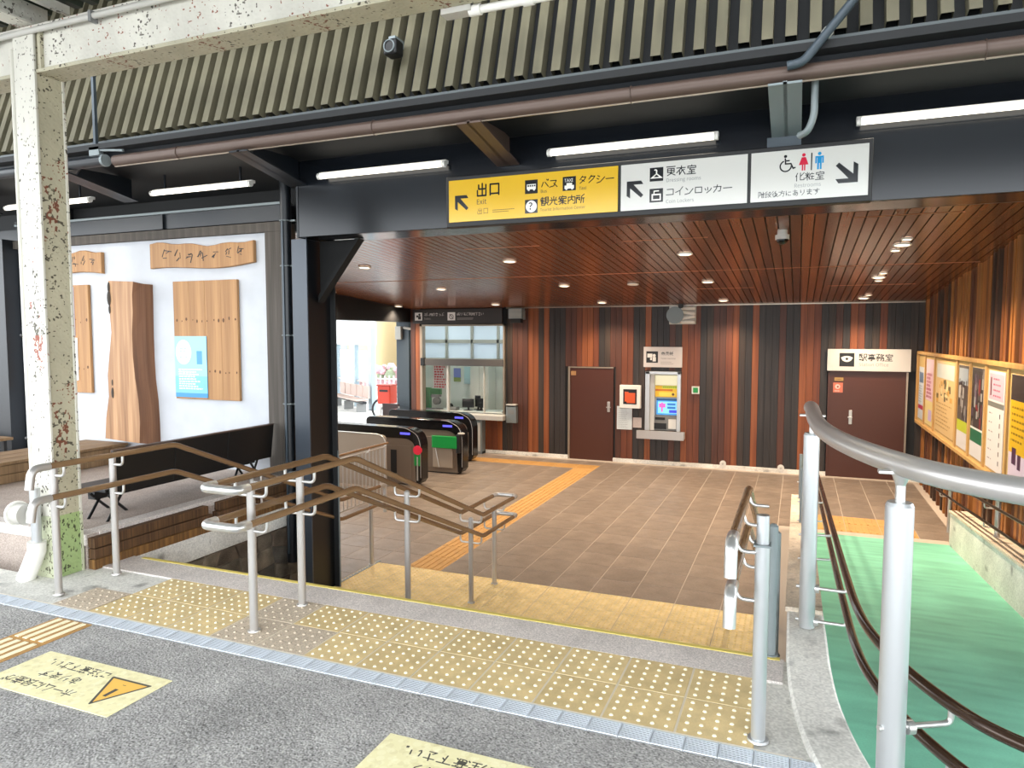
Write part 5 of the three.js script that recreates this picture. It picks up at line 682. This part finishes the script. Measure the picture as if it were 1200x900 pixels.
// ------------------------------------------------------------------ ceiling fittings
{
  const dl = thing('downlight', 'x', 'lamp'); const rim = new THREE.TorusGeometry(0.083, 0.012, 8, 28).rotateX(Math.PI / 2), lensG = cyl(0.078, 0.078, 0.008, 0, 0, 0, 28);
  const lm = glow(0xffe8c8, 1.0, 0xffffff); lm.emissiveIntensity = 5; const off = glow(0xffe8c8, 0.35, 0x999080);  // off: the unlit lens is still given a faint glow
  part('rim', rim, M.white, dl); const lens = part('lens', lensG, lm, dl);
  const xs = [-8.3, -5.94, -3.64, -1.32, 1.03], zs = [-8.92, -11.33, -13.78]; let first = true;
  const colN = ['leftmost', 'second from left', 'middle', 'fourth from left', 'rightmost'], rowN = ['row nearest the entrance', 'middle row', 'row nearest the back wall'];
  const put = (x, z, label, k = 1, dark = false) => { const o = first ? dl : dl.clone(); if (!first) { o.name = numbered('downlight'); o.traverse((m) => { if (m.isMesh) m.name = numbered(m.name.replace(/_\d+$/, '')); }); scene.add(o); } first = false; o.userData = { label, category: 'lamp', group: 'round downlights in the plank ceiling' }; o.position.set(x, ceilY(z) - 0.014, z); o.rotation.x = -TILT; o.scale.set(k, 1, k); if (dark) o.children[1].material = off;
    else { const s = new THREE.SpotLight(0xffe6c8, DOWN * k * k, 0, 1.15, 0.7); s.position.set(x, ceilY(z) - 0.05, z); s.target.position.set(x, LOW, z); s.castShadow = true; s.shadow.radius = 4; scene.add(s, s.target); } };
  for (let i = 0; i < 5; i++) for (let j = 0; j < 3; j++) { if (i === 0 && j === 0) continue; put(xs[i], zs[j], `round downlight, ${colN[i]} of the ${rowN[j]}`); }
  put(-2.49, -11.355, 'unlit round ceiling lens between two lit downlights of the middle row', 1, true);
  [[1.035, -8.6, 'small round spotlight just nearer than the rightmost front downlight'], [1.0, -9.24, 'small round spotlight just behind the rightmost front downlight'], [1.05, -10.95, 'small round spotlight just nearer than the rightmost middle downlight'], [1.06, -11.66, 'small round spotlight just behind the rightmost middle downlight'], [1.07, -13.35, 'small round spotlight just nearer than the rightmost back downlight']].forEach(([x, z, l]) => put(x, z, l, 0.6));
  for (const z of [-9.24, -11.66, -8.6]) { const s = new THREE.SpotLight(0xffdca8, DOWN * 0.4, 0, 0.6, 0.6); s.position.set(1.05, ceilY(z) - 0.06, z); s.target.position.set(2.05, 0.9, z); s.castShadow = true; scene.add(s, s.target); }
  const cm = thing('dome_camera', 'white and black dome camera hanging from the plank ceiling near the entrance', 'camera', [-0.184, ceilY(-7.91), -7.91]); part('base', cyl(0.05, 0.05, 0.06, 0, -0.02, 0), M.whitePlastic, cm); part('collar', cyl(0.07, 0.07, 0.045, 0, -0.07, 0), M.whitePlastic, cm); part('dome', new THREE.SphereGeometry(0.058, 20, 12, 0, 7, Math.PI / 2, Math.PI / 2).translate(0, -0.092, 0), M.blackGloss, cm);
}
// ------------------------------------------------------------------ poster board on the right wall
{
  const x0 = 2.0, b = thing('poster_board', 'long pale wooden poster board on the timber clad right wall', 'board');
  part('back', bx(x0 + 0.01, x0 + 0.06, 0.22, 1.46, -14.45, -6.15), M.boardBack, b);
  part('frame_rail', bx(x0 - 0.03, x0 + 0.05, 1.42, 1.47, -14.47, -6.12, 0.006), M.board, b); part('frame_rail', bx(x0 - 0.03, x0 + 0.05, 0.19, 0.24, -14.47, -6.12, 0.006), M.board, b); part('frame_stile', bx(x0 - 0.03, x0 + 0.05, 0.19, 1.47, -14.49, -14.44, 0.006), M.board, b);
  const bars = [-13.72, -12.82, -11.12, -10.33, -9.52, -8.6, -7.62, -6.7]; for (const z of bars) part('divider', bx(x0 - 0.012, x0 + 0.03, 0.24, 1.42, z - 0.035, z + 0.035, 0.004), M.board, b);
  const P = [
    [-14.35, -13.83, 0.3, 1.2, 'narrow pale blue poster at the far end of the wooden board', (x) => { x.fillStyle = '#cfd6dc'; x.fillRect(0, 0, 200, 300); x.fillStyle = '#6b7f9a'; x.fillRect(20, 30, 160, 60); x.fillStyle = '#b22a55'; x.fillRect(0, 220, 200, 24); scrawl(x, 16, 110, 160, 7, 15, '#8796a6', 6); }],
    [-13.60, -12.92, 0.29, 1.36, 'pink and yellow poster with dark red lettering, second from the far end', (x) => { x.fillStyle = '#e4c2cc'; x.fillRect(0, 0, 200, 300); x.fillStyle = '#e6d190'; x.fillRect(0, 190, 200, 110); scrawl(x, 20, 70, 150, 7, 17, '#9c3350', 12); x.fillStyle = '#c9b3d8'; x.fillRect(90, 230, 90, 50); }],
    [-12.68, -11.24, 0.3, 1.36, 'wide yellowed photo poster on the wooden board', (x) => { x.fillStyle = '#d9b983'; x.fillRect(0, 0, 200, 300); x.fillStyle = '#cdd2cc'; x.fillRect(10, 10, 180, 60); for (let i = 0; i < 26; i++) { x.fillStyle = ['#7a6a45', '#c99a4a', '#e2cf9a', '#5e5a44'][i % 4]; x.fillRect(rr(10, 170), rr(70, 150), rr(8, 26), rr(10, 40)); } scrawl(x, 14, 178, 170, 7, 16, '#a5834c', 5); }],
    [-11.02, -10.42, 0.28, 1.36, 'dark photo poster with a lime green band on the wooden board', (x) => { x.fillStyle = '#58514c'; x.fillRect(0, 0, 200, 300); x.fillStyle = '#aab4ba'; x.fillRect(10, 10, 180, 60); for (let i = 0; i < 22; i++) { x.fillStyle = ['#2d2a2b', '#8a8480', '#3d3a42', '#b9b4ae'][i % 4]; x.fillRect(rr(0, 170), rr(40, 180), rr(10, 34), rr(12, 50)); } x.fillStyle = '#bcc437'; x.fillRect(0, 200, 200, 40); x.fillStyle = '#dcd6d4'; x.fillRect(0, 240, 200, 60); }],
    [-10.22, -9.62, 0.28, 1.36, 'dark street photo poster with a deep green band on the wooden board', (x) => { x.fillStyle = '#3d3937'; x.fillRect(0, 0, 200, 300); for (let i = 0; i < 30; i++) { x.fillStyle = ['#1f1d1f', '#77706a', '#5e4a66', '#a9a6a2', '#8b3a3a'][i % 5]; x.fillRect(rr(0, 180), rr(0, 190), rr(8, 30), rr(12, 50)); } x.fillStyle = '#1f6a4c'; x.fillRect(0, 205, 200, 50); x.fillStyle = '#ded9da'; x.fillRect(0, 250, 200, 50); x.fillStyle = '#e8e8e0'; x.fillRect(0, 200, 200, 7); }],
    [-9.40, -8.72, 0.28, 1.36, 'pink and white text poster with a thick grey line on the wooden board', (x) => { x.fillStyle = '#e6dcdc'; x.fillRect(0, 0, 200, 300); x.fillStyle = '#e5b3c4'; x.fillRect(8, 8, 184, 80); x.fillStyle = '#43343c'; x.fillRect(24, 20, 16, 56); scrawl(x, 60, 24, 110, 4, 17, '#a34d6c', 5); x.fillStyle = '#7a7c78'; x.fillRect(0, 94, 200, 16); scrawl(x, 20, 130, 60, 6, 28, '#9a9294', 4); x.fillStyle = '#3f3a3f'; for (let i = 0; i < 6; i++) x.fillRect(150, 125 + i * 28, 10, 14); }],
    [-8.48, -7.74, 0.28, 1.36, 'yellow poster with black lettering, nearest one visible at the right edge', (x) => { x.fillStyle = '#e0b21e'; x.fillRect(0, 0, 200, 300); x.fillStyle = '#3a3230'; x.fillRect(0, 0, 200, 70); x.fillStyle = '#d9c7dc'; x.fillRect(0, 215, 200, 85); scrawl(x, 16, 90, 165, 6, 18, '#8a6a10', 6); x.fillStyle = '#4a2a4a'; x.fillRect(30, 200, 40, 46); x.fillRect(84, 214, 30, 40); }]];
  for (const [z0, z1, y0, y1, l, draw] of P) { const [c, x] = canvas(400, 600, '#ddd'); x.scale(2, 2); draw(x); const [g, m] = printed(z1 - z0, y1 - y0, 0.008, c, 0.4); m.color.setScalar(0.8); const p = solo('poster', l, 'poster', g, m, [x0 + 0.004, (y0 + y1) / 2, (z0 + z1) / 2], -Math.PI / 2, 'posters on the wooden board'); }
}
// ------------------------------------------------------------------ ticket gates
{
  const side = [];
  function gate(label, x0, x1, z, opt) {
    const t = thing('ticket_gate', label, 'ticket gate', [0, LOW, z]), h = 1.03, w = 0.11, e = x1;
    const body = (a, b, top, r) => { const s = new THREE.Shape(); s.moveTo(a, 0.03); s.lineTo(b - 0.02, 0.03); s.lineTo(b, 0.1); s.lineTo(b, top - r); s.quadraticCurveTo(b, top, b - r, top); s.lineTo(a + r, top); s.quadraticCurveTo(a, top, a, top - r); s.lineTo(a, 0.03); return s; };
    const ex = (s, d, z0) => wuv(new THREE.ExtrudeGeometry(s, { depth: d, bevelEnabled: true, bevelSize: 0.008, bevelThickness: 0.008, bevelSegments: 2, curveSegments: 14 }).translate(0, 0, z0));
    part('cabinet', ex(body(x0, e - 0.1, 0.86, 0.06), 2 * w - 0.03, -w + 0.015), M.gateSide, t); part('plinth', bx(x0 + 0.05, e - 0.12, 0, 0.04, -w * 0.8, w * 0.8), M.black, t);
    const cap = new THREE.Shape(); cap.moveTo(x0, 0.84); cap.lineTo(x0, 0.94); cap.quadraticCurveTo(x0, h, x0 + 0.12, h); cap.lineTo(e - 0.32, h - 0.02); cap.quadraticCurveTo(e - 0.02, h - 0.03, e, 0.72); cap.lineTo(e, 0.12); cap.lineTo(e - 0.05, 0.05); cap.lineTo(e - 0.1, 0.05); cap.lineTo(e - 0.13, 0.7); cap.quadraticCurveTo(e - 0.16, 0.84, e - 0.4, 0.84); cap.lineTo(x0, 0.84);
    part('black_hood', ex(cap, 2 * w, -w), M.blackGloss, t); part('hood_edge', pipe([[e - 0.45, h - 0.005, w + 0.008], [e - 0.3, h - 0.012, w + 0.008], [e - 0.07, h - 0.12, w + 0.008], [e - 0.012, 0.72, w + 0.008], [e - 0.012, 0.15, w + 0.008]], 0.006, 0.12, 6), M.steel, t);
    part('reader_glow', bx(e - 0.42, e - 0.22, h - 0.03 - 0.1, h - 0.09, w + 0.006, w + 0.016, 0.004), glow(0x6a66ff, 1.2, 0x222266), t);
    part('side_panel', bx(x0 + 0.1, e - 0.85, 0.14, 0.76, w - 0.012, w + 0.004, 0.006), M.gatePanel, t); part('kick_panel', bx(e - 0.78, e - 0.2, 0.1, 0.7, w - 0.012, w + 0.003, 0.006), M.gateSide, t);
    if (opt === 0) { part('side_lamp', cyl(0.085, 0.08, 0.025, e - 0.07, 0.64, w + 0.014, 24, 'z'), glow(0xd02038, 0.4, 0xb01830), t, 'red round no-entry lamp'); part('green_strip', bx(e - 0.14, e - 0.02, 0.36, 0.56, w, w + 0.014, 0.006), M.signGreen, t); part('bright_edge', bx(e - 0.085, e - 0.06, 0.1, 0.52, w + 0.01, w + 0.02), M.brightSteel, t); part('dark_recess', bx(e - 0.62, e - 0.5, 0.2, 0.62, w, w + 0.008), M.black, t); }
    if (opt === 1) { part('door_flap', bx(e - 0.62, e - 0.06, 0.5, 0.74, w + 0.06, w + 0.1, 0.025), M.signGreen, t, 'bright green flap'); part('flap_hinge', bx(e - 0.1, e - 0.02, 0.42, 0.78, w + 0.0, w + 0.1, 0.02), M.black, t); part('flap_base', bx(e - 0.62, e - 0.2, 0.12, 0.5, w, w + 0.05, 0.01), M.gatePanel, t); part('bright_edge', pipe([[e - 0.56, 0.5, w + 0.055], [e - 0.48, 0.13, w + 0.055]], 0.008), M.brightSteel, t); part('light_cap', new THREE.SphereGeometry(0.06, 14, 8).scale(1.2, 0.4, 1).translate(e - 0.03, 0.79, w), M.lightGrey, t); }
    if (opt === 2) { part('end_panel', bx(e - 0.32, e - 0.1, 0.1, 0.62, w, w + 0.012, 0.006), M.gateSide, t); part('bright_edge', pipe([[e - 0.34, 0.62, w + 0.015], [e - 0.28, 0.1, w + 0.015]], 0.008), M.brightSteel, t); }
  }
  M.gateSide = std({ color: 0x86796d, roughness: 0.32, metalness: 0.55 }); M.gatePanel = std({ color: 0xa89c8e, roughness: 0.36, metalness: 0.45 });
  gate('nearest ticket gate, black hooded with a red round lamp at its end', -8.1, -6.08, -10.92, 0);
  gate('middle ticket gate with the bright green flap at its side', -8.0, -5.86, -12.12, 1);
  gate('farthest ticket gate with an all black end, before the ticket window', -8.3, -6.27, -13.45, 2);
  const f = thing('gate_fence', 'pale steel side panel with a rounded corner in front of the nearest ticket gate', 'fence', [0, LOW, -10.35]);
  part('panel', wuv(new THREE.ExtrudeGeometry((() => { const s = new THREE.Shape(); s.moveTo(-8.2, 0.05); s.lineTo(-6.5, 0.05); s.lineTo(-6.5, 0.86); s.quadraticCurveTo(-6.5, 0.95, -6.6, 0.95); s.lineTo(-8.2, 0.97); s.lineTo(-8.2, 0.05); return s; })(), { depth: 0.03, bevelEnabled: false })), M.gatePanel, f);
  part('edge_trim', pipe([[-8.2, 0.975, 0.03], [-6.6, 0.955, 0.03], [-6.5, 0.86, 0.03], [-6.5, 0.05, 0.03]], 0.012, 0.08, 8), M.brightSteel, f);
  const gf = thing('barrier', 'low barrier with slim upright bars and a brown top rail behind the double stair handrail', 'barrier', [-6.15, LOW, 0]);
  for (let i = 0; i < 16; i++) part('bar', cyl(0.009, 0.009, 0.8, 0, 0.46, -8.1 - i * 0.1, 8), M.steel, gf);
  part('bottom_rail', pipe([[0, 0.07, -7.9], [0, 0.07, -9.75]], 0.012), M.steel, gf); part('middle_rail', pipe([[0, 0.85, -7.9], [0, 0.85, -9.75]], 0.012), M.steel, gf); part('top_rail', pipe([[0.05, 0.92, -7.85], [0.05, 0.92, -9.75]], 0.02), M.railBrown, gf); for (const z of [-7.9, -9.75]) part('post', cyl(0.022, 0.022, 0.88, 0, 0.44, z, 14), M.steel, gf); part('rail_bracket', pipe([[0, 0.84, -9.2], [0.06, 0.86, -9.2], [0.06, 0.92, -9.2]], 0.01, 0.02), M.brightSteel, gf);
  
}
// ------------------------------------------------------------------ outside the way out: plaza, shelter, seats, letter box
{
  struct('plaza', bx(-44, -8.6, -1.2, LOW - 0.004, -48, -6.35), std({ map: tConcrete, color: 0xe8e8ea, roughness: 0.9 }));
  struct('unseen_plaza_cover', bx(-24, -13.5, 3.6, 3.8, -30, -10), M.lightGrey);  // slab out of view overhead, placed to shade the plaza
  const pl = thing('exit_pillar', 'dark grey pillar at the way out, left of the ticket window', 'pillar', [-8.68, LOW, -14.75]); part('shaft', bx(-0.17, 0.17, 0, 3.3, -0.17, 0.17, 0.006), M.slateBlue, pl); part('foot', bx(-0.19, 0.19, 0, 0.1, -0.19, 0.19), M.darkPaint, pl); part('cable_box', merge([bx(-0.16, 0.0, 2.55, 2.86, 0.17, 0.25, 0.01), pipe([[0.05, 2.83, 0.2], [0.25, 2.8, 0.2]], 0.03)]), M.lightGrey, pl);
  const mb = thing('letter_box', 'bright red letter box on a post outside the way out', 'letter box', [-9.6, LOW, -15.35]); part('box', bx(-0.19, 0.19, 0.93, 1.4, -0.17, 0.17, 0.03), M.red, mb); part('post', cyl(0.06, 0.06, 0.93, 0, 0.465, 0), M.red, mb); part('slot', bx(-0.12, 0.12, 1.24, 1.29, 0.17, 0.178), M.black, mb); part('hood', bx(-0.2, 0.2, 1.38, 1.42, -0.18, 0.2, 0.015), plain(0xa92c16, 0.4), mb);
  const br = thing('notice_stand', 'small dark notice stand beside the exit pillar behind the gates', 'stand', [-8.85, LOW, -14.3]); part('board', bx(-0.22, 0.22, 0.55, 1.05, -0.02, 0.02, 0.006), plain(0x2c1614, 0.5), br); part('leg', pipe([[-0.24, 1.0, 0.03], [-0.3, 0, 0.15]], 0.014), M.steel, br); part('leg', pipe([[0.24, 1.0, 0.03], [0.28, 0, 0.15]], 0.014), M.steel, br);
  // waiting shelter with glass
  const sh3 = thing('waiting_shelter', 'pale blue steel waiting shelter with glass walls outside the way out', 'shelter', [-15.25, LOW, -22.27], Math.atan2(-2.16, 2.98));
  const sx = [-3.6, -2.1, 0, 1.6]; sx.forEach((x, i) => part('post', bx(x - (i === 3 ? 0.16 : 0.08), x + (i === 3 ? 0.16 : 0.08), 0, 2.9, -0.08, 0.08, 0.01), M.shelter ??= std({ color: 0x8ea0aa, roughness: 0.4, metalness: 0.2 }), sh3)); part('roof_band', bx(-3.8, 1.75, 2.3, 3.4, -0.12, 0.12), plain(0xc9ccd0, 0.5), sh3); for (let i = 0; i < 3; i++) part('pane', bx(sx[i] + 0.1, sx[i + 1] - 0.18, 0.2, 2.1, -0.01, 0.01), M.glass, sh3); part('cross_rail', bx(-3.6, 1.6, 0.95, 1.0, -0.03, 0.03), M.lightGrey, sh3);
  const seatM = plain(0xb9a298, 0.6), seats = thing('seat_row', 'row of pale brown seats on a beam before the shelter outside', 'seats', [-14.75, LOW, -21.45], Math.atan2(-2.16, 2.98)); for (let i = 0; i < 5; i++) { part('seat', merge([bx(-1.7 + i * 0.62, -1.16 + i * 0.62, 0.4, 0.45, 0, 0.45, 0.02), bx(-1.7 + i * 0.62, -1.16 + i * 0.62, 0.47, 0.9, -0.05, 0.0, 0.02)]), seatM, seats); } part('beam', bx(-1.8, 1.4, 0.3, 0.38, 0.1, 0.25), M.navy, seats); for (const x of [-1.5, -0.2, 1.1]) part('leg', bx(x - 0.04, x + 0.04, 0, 0.3, 0.02, 0.35), M.grey, seats);
  const hd = thing('flower_hedge', 'pale pink flowering hedge behind the shelter outside', 'hedge', [-21, LOW, -30]); { const g = [], g2 = []; for (let i = 0; i < 240; i++) { const s = new THREE.IcosahedronGeometry(rr(0.12, 0.3), 0); s.translate(rr(-7, 7), rr(0.1, 1.1), rr(-0.5, 0.5)); (i % 3 ? g : g2).push(s); } part('blossom', merge(g), plain(0xe0b4bd, 0.9), hd).userData.kind = 'stuff'; part('leaves', merge(g2), plain(0x9aa88c, 0.9), hd).userData.kind = 'stuff'; }
  const fe = thing('railing', 'white picket railing behind the red letter box outside', 'railing', [-13.6, LOW, -23.5]); part('rail', bx(-3, 4, 0.95, 1.0, -0.02, 0.02), M.white, fe); part('rail', bx(-3, 4, 0.2, 0.25, -0.02, 0.02), M.white, fe); for (let i = 0; i <= 35; i++) part('picket', bx(-3 + i * 0.2 - 0.02, -3 + i * 0.2 + 0.02, 0.1, 1.1, -0.015, 0.015), M.white, fe);
  const sc = thing('bicycle', 'dark parked bicycle beyond the red letter box outside', 'bicycle', [-11.55, LOW, -18.9]); for (const x of [-0.5, 0.5]) part('wheel', new THREE.TorusGeometry(0.31, 0.035, 8, 26).translate(x, 0.34, 0), M.black, sc); part('frame', merge([pipe([[-0.5, 0.34, 0], [-0.1, 0.75, 0], [0.4, 0.75, 0], [0.5, 0.34, 0]], 0.025, 0.05), pipe([[-0.1, 0.75, 0], [0.0, 0.34, 0], [0.4, 0.75, 0]], 0.022, 0.03)]), M.grey, sc); part('saddle', bx(-0.22, 0.05, 0.86, 0.92, -0.08, 0.08, 0.03), M.black, sc); part('handlebar', pipe([[0.36, 1.0, -0.25], [0.42, 0.98, 0], [0.36, 1.0, 0.25]], 0.016, 0.05), M.black, sc); part('basket', bx(0.5, 0.8, 0.72, 0.95, -0.16, 0.16), M.lightGrey, sc);
  function house(label, x, z, w, h, d, wall, roofc) { const t = thing('house', label, 'building', [x, LOW, z]); part('wall', bx(-w / 2, w / 2, 0, h, -d / 2, d / 2), plain(wall, 0.9), t); part('roof', face([[-w / 2 - 0.3, h], [w / 2 + 0.3, h], [0, h + 1.1]], -d / 2 - 0.3, d / 2 + 0.3), plain(roofc, 0.8), t); for (let i = 0; i < 4; i++) for (const y of [1.0, 3.6]) if (y + 1.2 < h) part('window', bx(-w / 2 + (i + 0.25) * w / 4, -w / 2 + (i + 0.72) * w / 4, y, y + 1.1, d / 2, d / 2 + 0.05), plain(0x8d979c, 0.3), t); }
  house('pale yellow house far behind the glass shelter', -27, -36, 9, 5.6, 6, 0xd9c9a0, 0x9a9a98); house('pale grey house with a brown lattice front far behind the letter box', -17.6, -38, 7, 5.2, 6, 0xc9c2bb, 0x8d8a88);
}
renderer.render(scene, camera);
